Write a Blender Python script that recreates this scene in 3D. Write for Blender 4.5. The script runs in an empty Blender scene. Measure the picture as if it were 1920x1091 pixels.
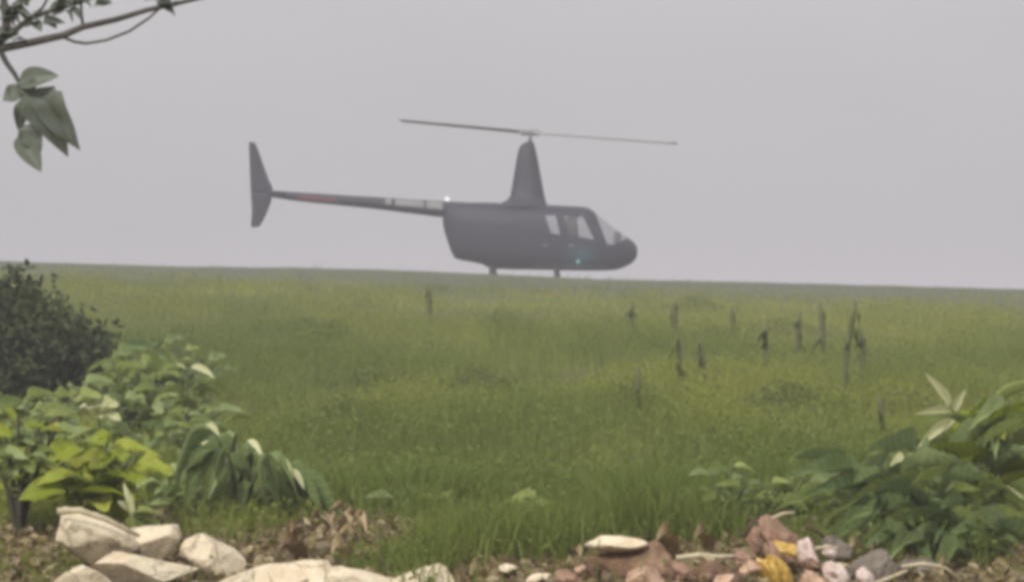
import bpy, bmesh, math, random
import numpy as np
from mathutils import Vector, Matrix

random.seed(7)
rng = np.random.default_rng(11)
S = bpy.context.scene
COL = S.collection
R = math.radians

# ------------------------------------------------------------------ camera
PITCH = R(0.8)
CAM = Vector((0.0, 0.0, 1.5))
FPX = 960 / math.tan(R(10))                      # focal length in photograph pixels (1920 wide)
cam_d = bpy.data.cameras.new("camera")
cam_d.sensor_width = 36
cam_d.lens = 18 / math.tan(R(10))
cam_d.clip_start = 0.1
cam_d.clip_end = 3000
cam = bpy.data.objects.new("camera", cam_d)
cam.location = CAM
cam.rotation_euler = (R(90) + PITCH, 0, 0)
COL.objects.link(cam)
S.camera = cam

# ------------------------------------------------------------------ sky: even bright overcast
SUN_EL, SUN_AZ = R(41), R(205)                   # azimuth clockwise from +Y (behind the camera, a little left)
world = bpy.data.worlds.new("World")
S.world = world
world.use_nodes = True
nt = world.node_tree
nt.nodes.clear()
N, L = nt.nodes.new, nt.links.new
sky = N("ShaderNodeTexSky"); sky.sky_type = 'NISHITA'; sky.sun_disc = False
sky.sun_elevation = SUN_EL; sky.sun_rotation = SUN_AZ
sky.dust_density = 4.0
hsv = N("ShaderNodeHueSaturation"); hsv.inputs['Saturation'].default_value = 0.15
L(sky.outputs[0], hsv.inputs['Color'])
tc = N("ShaderNodeTexCoord"); sx = N("ShaderNodeSeparateXYZ"); L(tc.outputs['Generated'], sx.inputs[0])
mz = N("ShaderNodeMath"); mz.operation = 'MAXIMUM'; mz.inputs[1].default_value = 0; L(sx.outputs['Z'], mz.inputs[0])
ma = N("ShaderNodeMath"); ma.operation = 'MULTIPLY_ADD'; ma.inputs[1].default_value = 1.5; ma.inputs[2].default_value = 1.0
L(mz.outputs[0], ma.inputs[0])                   # the overcast sky's own brightening to the zenith
nz = N("ShaderNodeTexNoise"); nz.inputs['Scale'].default_value = 5.0; nz.inputs['Detail'].default_value = 3
mp = N("ShaderNodeMapping"); mp.inputs['Scale'].default_value = (1, 1, 3); L(tc.outputs['Generated'], mp.inputs[0]); L(mp.outputs[0], nz.inputs['Vector'])
mr = N("ShaderNodeMapRange"); mr.inputs['To Min'].default_value = 0.93; mr.inputs['To Max'].default_value = 1.07
L(nz.outputs['Fac'], mr.inputs['Value'])
mm = N("ShaderNodeMath"); mm.operation = 'MULTIPLY'; L(ma.outputs[0], mm.inputs[0]); L(mr.outputs[0], mm.inputs[1])
cl = N("ShaderNodeVectorMath"); cl.operation = 'SCALE'; cl.inputs[0].default_value = (5.30, 5.18, 5.34); L(mm.outputs[0], cl.inputs['Scale'])
mx = N("ShaderNodeMix"); mx.data_type = 'RGBA'; mx.inputs['Factor'].default_value = 0.9
L(hsv.outputs[0], mx.inputs['A']); L(cl.outputs[0], mx.inputs['B'])
bg = N("ShaderNodeBackground"); bg.inputs['Strength'].default_value = 0.094
L(mx.outputs['Result'], bg.inputs['Color'])
wo = N("ShaderNodeOutputWorld"); L(bg.outputs[0], wo.inputs['Surface'])

sun_d = bpy.data.lights.new("sun", 'SUN')
sun_d.energy = 4.0; sun_d.angle = R(16); sun_d.color = (1.0, 0.955, 0.88)
sun = bpy.data.objects.new("sun", sun_d); COL.objects.link(sun)
sdir = Vector((math.sin(SUN_AZ) * math.cos(SUN_EL), math.cos(SUN_AZ) * math.cos(SUN_EL), math.sin(SUN_EL)))
sun.rotation_euler = (-sdir).to_track_quat('-Z', 'Y').to_euler()
sun.location = (0, 0, 40)

S.view_settings.view_transform = 'Standard'
S.view_settings.look = 'None'
S.view_settings.gamma = 1
S.view_settings.exposure = 0.0
S.view_settings.use_curve_mapping = False
S.render.engine = 'CYCLES'
S.cycles.max_bounces = 6
S.cycles.diffuse_bounces = 3
S.cycles.transparent_max_bounces = 12
S.cycles.volume_bounces = 1
S.cycles.use_denoising = True
S.cycles.pixel_filter_type = 'BLACKMAN_HARRIS'
S.cycles.filter_width = 4.4                      # a soft phone-video lens

# ------------------------------------------------------------------ helpers
def at(px, py, D):
    """point at forward distance D (world y) seen at photograph pixel px, py"""
    u, v = (px - 960) / FPX, (545.5 - py) / FPX
    d = Vector((u, math.cos(PITCH) - v * math.sin(PITCH), math.sin(PITCH) + v * math.cos(PITCH)))
    return CAM + d * (D / d.y)

def tag(o, label=None, cat=None, group=None, kind=None):
    if label: o["label"] = label
    if cat: o["category"] = cat
    if group: o["group"] = group
    if kind: o["kind"] = kind
    return o

def link(name, me, mat, parent=None):
    o = bpy.data.objects.new(name, me)
    COL.objects.link(o)
    if mat and not me.materials: me.materials.append(mat)
    if parent: o.parent = parent
    return o

def mesh(name, verts, faces, smooth=True):
    me = bpy.data.meshes.new(name)
    me.from_pydata([tuple(v) for v in verts], [], [tuple(f) for f in faces])
    if smooth: me.polygons.foreach_set('use_smooth', [True] * len(me.polygons))
    me.update()
    return me

def part(name, verts, faces, mat, parent=None, smooth=True):
    return link(name, mesh(name, verts, faces, smooth), mat, parent)

def empty(name, loc, label, cat, group=None):
    o = bpy.data.objects.new(name, None)
    o.empty_display_size = 0.2
    o.location = loc
    COL.objects.link(o)
    return tag(o, label, cat, group)

def bm_part(name, bm, mat, parent=None, smooth=False):
    me = bpy.data.meshes.new(name)
    bm.to_mesh(me); bm.free()
    if smooth: me.polygons.foreach_set('use_smooth', [True] * len(me.polygons))
    return link(name, me, mat, parent)

def box(c, s, bevel=0.0, rot=None):
    bm = bmesh.new()
    bmesh.ops.create_cube(bm, size=1)
    bmesh.ops.scale(bm, vec=s, verts=bm.verts)
    if bevel: bmesh.ops.bevel(bm, geom=bm.edges[:], offset=bevel, segments=2, affect='EDGES')
    if rot is not None: bmesh.ops.rotate(bm, matrix=rot, verts=bm.verts)
    bmesh.ops.translate(bm, vec=c, verts=bm.verts)
    return bm

def tube(pts, radii, seg=8):
    """verts and faces of a tapering tube along points"""
    pts = [Vector(p) for p in pts]
    V, F = [], []
    n = len(pts)
    up = Vector((0.13, 0.31, 0.94))
    for i, p in enumerate(pts):
        t = (pts[min(i + 1, n - 1)] - pts[max(i - 1, 0)]).normalized()
        a = t.cross(up)
        if a.length < 1e-3: a = t.cross(Vector((1, 0, 0)))
        a.normalize(); b = t.cross(a)
        r = radii[i] if hasattr(radii, '__len__') else radii
        for k in range(seg):
            w = 2 * math.pi * k / seg
            V.append(p + a * (r * math.cos(w)) + b * (r * math.sin(w)))
    for i in range(n - 1):
        for k in range(seg):
            k2 = (k + 1) % seg
            F.append((i * seg + k, i * seg + k2, (i + 1) * seg + k2, (i + 1) * seg + k))
    F.append(tuple(range(seg - 1, -1, -1)))
    F.append(tuple((n - 1) * seg + k for k in range(seg)))
    return V, F

def merge(*vf):
    V, F = [], []
    for v, f in vf:
        o = len(V); V += list(v); F += [tuple(i + o for i in q) for q in f]
    return V, F

_lat = rng.random((256, 256))
def vnoise(x, y):
    x = np.asarray(x, float); y = np.asarray(y, float)
    xi, yi = np.floor(x).astype(int), np.floor(y).astype(int)
    fx, fy = x - xi, y - yi
    fx = fx * fx * (3 - 2 * fx); fy = fy * fy * (3 - 2 * fy)
    g = lambda a, b: _lat[a % 256, b % 256]
    return ((g(xi, yi) * (1 - fx) + g(xi + 1, yi) * fx) * (1 - fy) + (g(xi, yi + 1) * (1 - fx) + g(xi + 1, yi + 1) * fx) * fy)
def fbm(x, y, o=3):
    s, a, t = 0, 1.0, 0
    for k in range(o):
        s = s + a * vnoise(np.asarray(x) * 2 ** k + 17.3 * k, np.asarray(y) * 2 ** k + 5.1 * k); t += a; a *= 0.5
    return s / t

# ------------------------------------------------------------------ terrain shape
_ty = [-80, -10, 0, 5, 8, 9.3, 11, 13, 60, 64, 67, 72, 80, 110, 300, 600]
_tz = [-0.6, -0.1, 0.05, 0.42, 0.66, 0.755, 0.80, 0.81, 2.62, 2.735, 2.67, 2.50, 2.0, 0.2, -9, -14]
def gz(x, y):
    x = np.asarray(x, float); y = np.asarray(y, float)
    z = 0
    for o in (-2, -1, 0, 1, 2):
        z = z + np.interp(y + o * (0.3 + 0.012 * np.abs(y)), _ty, _tz)
    z = z / 5
    k = np.clip((y - 12) / 30, 0, 1)
    z = z - 0.031 * 18 * np.tanh(x / 18) * k
    z = z + (fbm(x * 0.35 + 40, y * 0.35 + 60, 3) - 0.5) * 0.16 * np.clip((y - 8) / 8, 0.15, 1)
    return z
def ground_at(px, D):
    x = (px - 960) / FPX * D
    return Vector((x, D, float(gz(x, D))))

# ------------------------------------------------------------------ materials
def new_mat(name):
    m = bpy.data.materials.new(name); m.use_nodes = True
    n = m.node_tree; n.nodes.clear()
    return m, n.nodes.new, n.links.new

def ramp(n, stops):
    r = n("ShaderNodeValToRGB")
    e = r.color_ramp.elements
    while len(e) < len(stops): e.new(0.5)
    for i, (p, c) in enumerate(stops):
        e[i].position = p; e[i].color = (*c, 1)
    return r

def leaf_mat(name, stops, source='object', rough=0.5, trans=0.3, spec=0.35, noise=0.35, scale=9.0, gain=1.25):
    m, n, l = new_mat(name)
    if source == 'object':
        a = n("ShaderNodeObjectInfo"); val = a.outputs['Random']
    else:
        a = n("ShaderNodeAttribute"); a.attribute_name = 'tint'; val = a.outputs['Fac']
    tcn = n("ShaderNodeTexCoord"); no = n("ShaderNodeTexNoise"); no.inputs['Scale'].default_value = scale; no.inputs['Detail'].default_value = 4
    l(tcn.outputs['Object'], no.inputs['Vector'])
    mrn = n("ShaderNodeMapRange"); mrn.inputs['To Min'].default_value = -noise; mrn.inputs['To Max'].default_value = noise
    l(no.outputs['Fac'], mrn.inputs['Value'])
    ad = n("ShaderNodeMath"); ad.use_clamp = True; l(val, ad.inputs[0]); l(mrn.outputs[0], ad.inputs[1])
    rp = ramp(n, [(q, tuple(min(0.9, v * gain) for v in c)) for q, c in stops]); l(ad.outputs[0], rp.inputs['Fac'])   # half of it is light let through
    p = n("ShaderNodeBsdfPrincipled"); p.inputs['Roughness'].default_value = rough; p.inputs['Specular IOR Level'].default_value = spec
    col = rp.outputs[0]
    if source == 'object':
        # paler midrib and side veins, brown specks, in the leaf's own coordinates (x across, y along)
        sp = n("ShaderNodeSeparateXYZ"); l(tcn.outputs['Object'], sp.inputs[0])
        ab = n("ShaderNodeMath"); ab.operation = 'ABSOLUTE'; l(sp.outputs['X'], ab.inputs[0])
        mid = n("ShaderNodeMapRange"); mid.inputs['From Min'].default_value = 0.035; mid.inputs['From Max'].default_value = 0.012; l(ab.outputs[0], mid.inputs['Value'])
        u = n("ShaderNodeMath"); u.operation = 'MULTIPLY_ADD'; u.inputs[1].default_value = -0.7; l(ab.outputs[0], u.inputs[0]); l(sp.outputs['Y'], u.inputs[2])
        w1 = n("ShaderNodeMath"); w1.operation = 'MULTIPLY'; w1.inputs[1].default_value = 55.0; l(u.outputs[0], w1.inputs[0])
        w2 = n("ShaderNodeMath"); w2.operation = 'SINE'; l(w1.outputs[0], w2.inputs[0])
        ve = n("ShaderNodeMapRange"); ve.inputs['From Min'].default_value = 0.80; ve.inputs['From Max'].default_value = 1.0; ve.inputs['To Max'].default_value = 0.55; l(w2.outputs[0], ve.inputs['Value'])
        mxv = n("ShaderNodeMath"); mxv.operation = 'MAXIMUM'; l(mid.outputs[0], mxv.inputs[0]); l(ve.outputs[0], mxv.inputs[1])
        f1 = n("ShaderNodeMath"); f1.operation = 'MULTIPLY'; f1.inputs[1].default_value = 0.45; l(mxv.outputs[0], f1.inputs[0])
        m1 = n("ShaderNodeMix"); m1.data_type = 'RGBA'; l(f1.outputs[0], m1.inputs['Factor']); l(col, m1.inputs['A']); m1.inputs['B'].default_value = (*[min(0.6, v * gain * 1.3 + 0.03) for v in stops[-1][1]], 1)
        no2 = n("ShaderNodeTexNoise"); no2.inputs['Scale'].default_value = 4.5; no2.inputs['Detail'].default_value = 5
        ofs = n("ShaderNodeVectorMath"); ofs.operation = 'ADD'; l(tcn.outputs['Object'], ofs.inputs[0]); l(a.outputs['Location'], ofs.inputs[1]); l(ofs.outputs[0], no2.inputs['Vector'])
        sk = n("ShaderNodeMapRange"); sk.inputs['From Min'].default_value = 0.62; sk.inputs['From Max'].default_value = 0.72; sk.inputs['To Max'].default_value = 0.7; l(no2.outputs['Fac'], sk.inputs['Value'])
        m2 = n("ShaderNodeMix"); m2.data_type = 'RGBA'; l(sk.outputs[0], m2.inputs['Factor']); l(m1.outputs['Result'], m2.inputs['A']); m2.inputs['B'].default_value = (0.16, 0.12, 0.05, 1)
        col = m2.outputs['Result']
    l(col, p.inputs['Base Color'])
    t = n("ShaderNodeBsdfTranslucent"); l(col, t.inputs['Color'])
    s = n("ShaderNodeMixShader"); s.inputs[0].default_value = trans; l(p.outputs[0], s.inputs[1]); l(t.outputs[0], s.inputs[2])
    o = n("ShaderNodeOutputMaterial"); l(s.outputs[0], o.inputs['Surface'])
    return m

def solid_mat(name, stops, rough=0.8, scale=6.0, bump=0.2, bscale=30.0, metal=0.0, spec=0.4, dist=0.01, trans=0.0):
    m, n, l = new_mat(name)
    tcn = n("ShaderNodeTexCoord"); no = n("ShaderNodeTexNoise"); no.inputs['Scale'].default_value = scale; no.inputs['Detail'].default_value = 6
    no.inputs['Roughness'].default_value = 0.65
    l(tcn.outputs['Object'], no.inputs['Vector'])
    rp = ramp(n, stops); l(no.outputs['Fac'], rp.inputs['Fac'])
    p = n("ShaderNodeBsdfPrincipled"); p.inputs['Roughness'].default_value = rough; p.inputs['Metallic'].default_value = metal
    p.inputs['Specular IOR Level'].default_value = spec
    l(rp.outputs[0], p.inputs['Base Color'])
    if bump:
        n2 = n("ShaderNodeTexNoise"); n2.inputs['Scale'].default_value = bscale; n2.inputs['Detail'].default_value = 8
        l(tcn.outputs['Object'], n2.inputs['Vector'])
        b = n("ShaderNodeBump"); b.inputs['Strength'].default_value = bump; b.inputs['Distance'].default_value = dist
        l(n2.outputs['Fac'], b.inputs['Height']); l(b.outputs[0], p.inputs['Normal'])
    o = n("ShaderNodeOutputMaterial")
    if trans:
        t = n("ShaderNodeBsdfTranslucent"); l(rp.outputs[0], t.inputs['Color'])
        s = n("ShaderNodeMixShader"); s.inputs[0].default_value = trans; l(p.outputs[0], s.inputs[1]); l(t.outputs[0], s.inputs[2])
        l(s.outputs[0], o.inputs['Surface'])
    else:
        l(p.outputs[0], o.inputs['Surface'])
    return m

def emit_mat(name, col, strength):
    m, n, l = new_mat(name)
    e = n("ShaderNodeEmission"); e.inputs['Color'].default_value = (*col, 1); e.inputs['Strength'].default_value = strength
    o = n("ShaderNodeOutputMaterial"); l(e.outputs[0], o.inputs['Surface'])
    return m

M = {}
M['grass'] = leaf_mat('field_grass', [(0.0, (0.072, 0.094, 0.018)), (0.4, (0.116, 0.130, 0.023)), (0.75, (0.146, 0.154, 0.033)), (1.0, (0.178, 0.176, 0.060))], 'attr', trans=0.45, noise=0.05, scale=0.5, spec=0.2, gain=1.82)
M['weed'] = leaf_mat('field_weed', [(0.0, (0.074, 0.096, 0.019)), (0.5, (0.118, 0.131, 0.023)), (1.0, (0.150, 0.158, 0.042))], 'attr', trans=0.45, noise=0.05, scale=0.5, spec=0.2, gain=1.82)
M['dark_weed'] = leaf_mat('dark_weed', [(0.0, (0.068, 0.088, 0.020)), (1.0, (0.110, 0.130, 0.032))], 'attr', noise=0.1, spec=0.15, trans=0.4, gain=1.4)
M['bush'] = leaf_mat('bush_leaf', [(0.0, (0.024, 0.036, 0.014)), (0.6, (0.052, 0.066, 0.028)), (1.0, (0.105, 0.125, 0.058))], 'attr', trans=0.25, noise=0.1, spec=0.12, rough=0.7)
M['lime_leaf'] = leaf_mat('lime_leaf', [(0.0, (0.10, 0.13, 0.010)), (0.6, (0.17, 0.20, 0.018)), (1.0, (0.24, 0.26, 0.05))], trans=0.45, gain=1.6, spec=0.15)
M['green_leaf'] = leaf_mat('green_leaf', [(0.0, (0.062, 0.086, 0.018)), (0.6, (0.105, 0.13, 0.034)), (1.0, (0.17, 0.195, 0.062))], trans=0.42, spec=0.16, rough=0.6, gain=1.75)
M['soft_leaf'] = leaf_mat('soft_green_leaf', [(0.0, (0.085, 0.12, 0.042)), (0.6, (0.14, 0.18, 0.07)), (1.0, (0.21, 0.25, 0.11))], trans=0.45, gain=1.65, spec=0.15)
M['blue_leaf'] = leaf_mat('blue_green_leaf', [(0.0, (0.040, 0.064, 0.020)), (0.6, (0.070, 0.100, 0.036)), (1.0, (0.12, 0.150, 0.064))], trans=0.38, spec=0.18, rough=0.6, gain=1.7)
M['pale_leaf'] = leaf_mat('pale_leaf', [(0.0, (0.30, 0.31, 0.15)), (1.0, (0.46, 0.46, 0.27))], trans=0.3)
M['dry_leaf'] = leaf_mat('dry_leaf', [(0.0, (0.10, 0.065, 0.03)), (0.5, (0.21, 0.15, 0.075)), (1.0, (0.36, 0.29, 0.17))], trans=0.15)
M['litter'] = leaf_mat('litter', [(0.0, (0.06, 0.042, 0.018)), (0.5, (0.13, 0.10, 0.045)), (1.0, (0.27, 0.22, 0.12))], 'attr', trans=0.1, noise=0.1)
M['tree_leaf'] = leaf_mat('tree_leaf', [(0.0, (0.075, 0.090, 0.072)), (1.0, (0.125, 0.145, 0.118))], trans=0.4, spec=0.3, rough=0.5)  # greyed and lightened: haze and flare put into the leaf colour
M['bark'] = solid_mat('bark', [(0.3, (0.035, 0.032, 0.028)), (0.7, (0.085, 0.078, 0.068))], 0.9, 20, 0.5, 60)
M['stem'] = solid_mat('green_stem', [(0.3, (0.045, 0.06, 0.02)), (0.7, (0.10, 0.115, 0.045))], 0.7, 20, 0.2)
M['dark_stem'] = solid_mat('dark_stem', [(0.3, (0.02, 0.018, 0.012)), (0.7, (0.045, 0.04, 0.022))], 0.8, 20, 0.2)
M['stalk'] = solid_mat('dead_stalk', [(0.3, (0.060, 0.068, 0.024)), (0.7, (0.105, 0.112, 0.042))], 0.9, 20, 0.2)
M['pale_stick'] = solid_mat('pale_stick', [(0.3, (0.30, 0.25, 0.16)), (0.7, (0.48, 0.42, 0.29))], 0.8, 25, 0.4, 80)
M['dark_stick'] = solid_mat('dark_stick', [(0.3, (0.035, 0.025, 0.01)), (0.7, (0.07, 0.05, 0.02))], 0.9, 25, 0.4, 80)
def rock_mat():
    m, n, l = new_mat('beige_rock')
    tcn = n("ShaderNodeTexCoord"); oi = n("ShaderNodeObjectInfo")
    v = n("ShaderNodeVectorMath"); v.operation = 'ADD'; l(tcn.outputs['Object'], v.inputs[0]); l(oi.outputs['Location'], v.inputs[1])
    a = n("ShaderNodeTexNoise"); a.inputs['Scale'].default_value = 9; a.inputs['Detail'].default_value = 8; a.inputs['Roughness'].default_value = 0.7; l(v.outputs[0], a.inputs['Vector'])
    g = n("ShaderNodeTexNoise"); g.inputs['Scale'].default_value = 90; g.inputs['Detail'].default_value = 6; l(v.outputs[0], g.inputs['Vector'])
    rp = ramp(n, [(0.28, (0.36, 0.28, 0.18)), (0.40, (0.58, 0.48, 0.33)), (0.56, (0.66, 0.575, 0.42)), (0.75, (0.70, 0.64, 0.50))]); l(a.outputs['Fac'], rp.inputs['Fac'])
    vo = n("ShaderNodeTexVoronoi"); vo.feature = 'DISTANCE_TO_EDGE'; vo.inputs['Scale'].default_value = 5.0
    wv = n("ShaderNodeVectorMath"); wv.operation = 'MULTIPLY_ADD'; wv.inputs[1].default_value = (0.12, 0.12, 0.12); l(a.outputs['Color'], wv.inputs[0]); l(v.outputs[0], wv.inputs[2]); l(wv.outputs[0], vo.inputs['Vector'])
    cr = n("ShaderNodeMapRange"); cr.inputs['From Min'].default_value = 0.0; cr.inputs['From Max'].default_value = 0.02; cr.inputs['To Min'].default_value = 0.22; cr.inputs['To Max'].default_value = 0.0; l(vo.outputs['Distance'], cr.inputs['Value'])
    m1 = n("ShaderNodeMix"); m1.data_type = 'RGBA'; l(cr.outputs[0], m1.inputs['Factor']); l(rp.outputs[0], m1.inputs['A']); m1.inputs['B'].default_value = (0.22, 0.165, 0.10, 1)
    gr = n("ShaderNodeMapRange"); gr.inputs['From Min'].default_value = 0.58; gr.inputs['From Max'].default_value = 0.72; gr.inputs['To Max'].default_value = 0.4; l(g.outputs['Fac'], gr.inputs['Value'])
    m2 = n("ShaderNodeMix"); m2.data_type = 'RGBA'; l(gr.outputs[0], m2.inputs['Factor']); l(m1.outputs['Result'], m2.inputs['A']); m2.inputs['B'].default_value = (0.24, 0.18, 0.11, 1)
    p = n("ShaderNodeBsdfPrincipled"); p.inputs['Roughness'].default_value = 0.92; p.inputs['Specular IOR Level'].default_value = 0.2
    l(m2.outputs['Result'], p.inputs['Base Color'])
    h1 = n("ShaderNodeMath"); h1.operation = 'MULTIPLY_ADD'; h1.inputs[1].default_value = 0.35; l(g.outputs['Fac'], h1.inputs[0]); l(a.outputs['Fac'], h1.inputs[2])
    h2 = n("ShaderNodeMath"); h2.operation = 'SUBTRACT'; l(h1.outputs[0], h2.inputs[0]); l(cr.outputs[0], h2.inputs[1])
    b = n("ShaderNodeBump"); b.inputs['Strength'].default_value = 0.8; b.inputs['Distance'].default_value = 0.022; l(h2.outputs[0], b.inputs['Height']); l(b.outputs[0], p.inputs['Normal'])
    o = n("ShaderNodeOutputMaterial"); l(p.outputs[0], o.inputs['Surface'])
    return m
M['rock'] = rock_mat()
M['brown_rock'] = solid_mat('brown_rock', [(0.28, (0.06, 0.035, 0.022)), (0.5, (0.15, 0.088, 0.055)), (0.75, (0.30, 0.21, 0.14))], 0.95, 14, 0.9, 45, dist=0.02, spec=0.2)
M['tan_rock'] = solid_mat('tan_rock', [(0.28, (0.22, 0.14, 0.09)), (0.5, (0.42, 0.28, 0.19)), (0.75, (0.54, 0.39, 0.29))], 0.95, 14, 0.8, 45, dist=0.02, spec=0.2)
M['grey_rock'] = solid_mat('grey_rock', [(0.28, (0.07, 0.058, 0.042)), (0.7, (0.23, 0.20, 0.16))], 0.95, 16, 0.9, 45, dist=0.02, spec=0.2)
M['brown_bag'] = solid_mat('brown_sheet', [(0.3, (0.20, 0.115, 0.07)), (0.7, (0.33, 0.20, 0.14))], 0.6, 9, 0.3, 40, trans=0.1)
M['ochre_bag'] = solid_mat('ochre_wrapper', [(0.3, (0.42, 0.25, 0.045)), (0.7, (0.56, 0.38, 0.09))], 0.4, 9, 0.3, 40, trans=0.15)
M['pink_bag'] = solid_mat('pinkish_plastic', [(0.3, (0.50, 0.38, 0.33)), (0.7, (0.72, 0.60, 0.54))], 0.35, 9, 0.3, 40, trans=0.25)

# soil with trodden straw-coloured and green patches
def ground_mat():
    m, n, l = new_mat('soil')
    tcn = n("ShaderNodeTexCoord")
    a = n("ShaderNodeTexNoise"); a.inputs['Scale'].default_value = 0.9; a.inputs['Detail'].default_value = 8; l(tcn.outputs['Object'], a.inputs['Vector'])
    b = n("ShaderNodeTexNoise"); b.inputs['Scale'].default_value = 14; b.inputs['Detail'].default_value = 8; l(tcn.outputs['Object'], b.inputs['Vector'])
    r1 = ramp(n, [(0.3, (0.125, 0.10, 0.048)), (0.7, (0.235, 0.185, 0.095))]); l(b.outputs['Fac'], r1.inputs['Fac'])
    r2 = ramp(n, [(0.3, (0.055, 0.066, 0.025)), (0.7, (0.13, 0.13, 0.055))]); l(b.outputs['Fac'], r2.inputs['Fac'])
    sp = n("ShaderNodeSeparateXYZ"); l(tcn.outputs['Object'], sp.inputs[0])
    mrn = n("ShaderNodeMapRange"); mrn.inputs['From Min'].default_value = 10.6; mrn.inputs['From Max'].default_value = 13.0; l(sp.outputs['Y'], mrn.inputs['Value'])
    ad = n("ShaderNodeMath"); ad.operation = 'ADD'; l(a.outputs['Fac'], ad.inputs[0]); l(mrn.outputs[0], ad.inputs[1])
    r3 = ramp(n, [(0.55, (0, 0, 0)), (0.85, (1, 1, 1))]); l(ad.outputs[0], r3.inputs['Fac'])
    mxn = n("ShaderNodeMix"); mxn.data_type = 'RGBA'; l(r3.outputs[0], mxn.inputs['Factor']); l(r1.outputs[0], mxn.inputs['A']); l(r2.outputs[0], mxn.inputs['B'])
    r4 = ramp(n, [(0.3, (0.052, 0.060, 0.034)), (0.7, (0.098, 0.104, 0.064))]); l(b.outputs['Fac'], r4.inputs['Fac'])  # greyer ground towards the crest, far haze painted into its colour
    mr2 = n("ShaderNodeMapRange"); mr2.inputs['From Min'].default_value = 34.0; mr2.inputs['From Max'].default_value = 54.0; l(sp.outputs['Y'], mr2.inputs['Value'])
    mx2 = n("ShaderNodeMix"); mx2.data_type = 'RGBA'; l(mr2.outputs[0], mx2.inputs['Factor']); l(mxn.outputs['Result'], mx2.inputs['A']); l(r4.outputs[0], mx2.inputs['B'])
    p = n("ShaderNodeBsdfPrincipled"); p.inputs['Roughness'].default_value = 0.95; p.inputs['Specular IOR Level'].default_value = 0.15
    l(mx2.outputs['Result'], p.inputs['Base Color'])
    bu = n("ShaderNodeBump"); bu.inputs['Strength'].default_value = 0.6; bu.inputs['Distance'].default_value = 0.03
    l(b.outputs['Fac'], bu.inputs['Height']); l(bu.outputs[0], p.inputs['Normal'])
    o = n("ShaderNodeOutputMaterial"); l(p.outputs[0], o.inputs['Surface'])
    return m
M['soil'] = ground_mat()

# ------------------------------------------------------------------ the ground, one sheet
ys = np.concatenate([np.linspace(-60, 4, 20), np.arange(4.5, 30, 0.25), np.arange(30, 90, 0.5), np.linspace(92, 600, 60)])
t = np.linspace(-1, 1, 221)
xs = np.sinh(t * 4.2) / np.sinh(4.2) * 300
X, Y = np.meshgrid(xs, ys)
Z = gz(X, Y)
nv = np.stack([X, Y, Z], -1).reshape(-1, 3)
nx, ny = len(xs), len(ys)
ii = np.arange((ny - 1) * (nx - 1)); a = (ii // (nx - 1)) * nx + ii % (nx - 1)
me = bpy.data.meshes.new('ground')
me.from_pydata(nv.tolist(), [], np.stack([a, a + 1, a + nx + 1, a + nx], -1).tolist())
me.polygons.foreach_set('use_smooth', [True] * len(me.polygons))
tag(link('ground', me, M['soil']), kind='structure')

# ------------------------------------------------------------------ grass and weeds of the field
def soup(name, V, sizes, tint, mat):
    """V: (n, k, 3) vertices of n identical small pieces; sizes: faces as index tuples into k"""
    n, k, _ = V.shape
    me = bpy.data.meshes.new(name)
    me.vertices.add(n * k)
    me.vertices.foreach_set('co', V.astype(np.float32).ravel())
    fl = [len(f) for f in sizes]
    idx = np.concatenate([np.array(f) for f in sizes])
    me.loops.add(n * len(idx))
    me.loops.foreach_set('vertex_index', (np.arange(n)[:, None] * k + idx[None]).ravel().astype(np.int32))
    me.polygons.add(n * len(fl))
    st = np.concatenate([[0], np.cumsum(fl)[:-1]])
    me.polygons.foreach_set('loop_start', (np.arange(n)[:, None] * len(idx) + st[None]).ravel().astype(np.int32))
    me.update(calc_edges=True)
    at_ = me.attributes.new('tint', 'FLOAT', 'POINT')
    at_.data.foreach_set('value', np.repeat(tint, k).astype(np.float32))
    me.materials.append(mat)
    return me

def blades(P, h, w, lean, tint, name, mat):
    n = len(P)
    az = rng.uniform(0, 2 * np.pi, n); la = rng.uniform(0, 2 * np.pi, n)
    side = np.stack([np.cos(az), np.sin(az), np.zeros(n)], -1) * (w / 2)[:, None]
    ld = np.stack([np.cos(la), np.sin(la), np.zeros(n)], -1) * (lean * h)[:, None]
    up = np.zeros((n, 3)); up[:, 2] = h
    base = P - np.array([0, 0, 0.02])
    mid = base + up * 0.6 + ld * 0.35
    tip = base + up * (1 - 0.25 * lean)[:, None] + ld
    V = np.stack([base - side, base + side, mid - side * 0.8, mid + side * 0.8, tip], 1)
    return soup(name, V, [(0, 1, 3, 2), (2, 3, 4)], tint, mat)

def leaflets(P, size, tint, name, mat, flat=0.6):
    n = len(P)
    d = rng.normal(size=(n, 3)); d[:, 2] = d[:, 2] * flat + 0.15
    d /= np.linalg.norm(d, axis=1)[:, None]
    q = rng.normal(size=(n, 3)); q[:, 2] *= flat
    s = np.cross(d, q); s /= np.linalg.norm(s, axis=1)[:, None] + 1e-9
    up = np.cross(s, d)
    sz = size[:, None]
    b = P; tip = P + d * sz
    m1 = P + d * sz * 0.45 + s * sz * 0.27 + up * sz * 0.07
    m2 = P + d * sz * 0.45 - s * sz * 0.27 + up * sz * 0.07
    V = np.stack([b, m1, tip, m2], 1)
    return soup(name, V, [(0, 1, 2), (0, 2, 3)], tint, mat)

def field_points(n, d0, d1):
    D = d0 * (d1 / d0) ** rng.random(n)
    x = rng.uniform(-1, 1, n) * (0.182 * D + 2.2)
    return x, D

def tint_at(x, y, n):
    return np.clip((0.65 * fbm(x * 0.30 + 9, y * 0.16 + 3, 3) + 0.35 * fbm(x * 1.6 + 70, y * 0.6 + 33, 2)) * 2.1 - 0.74 + rng.normal(0, 0.045, n), 0, 1)

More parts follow.
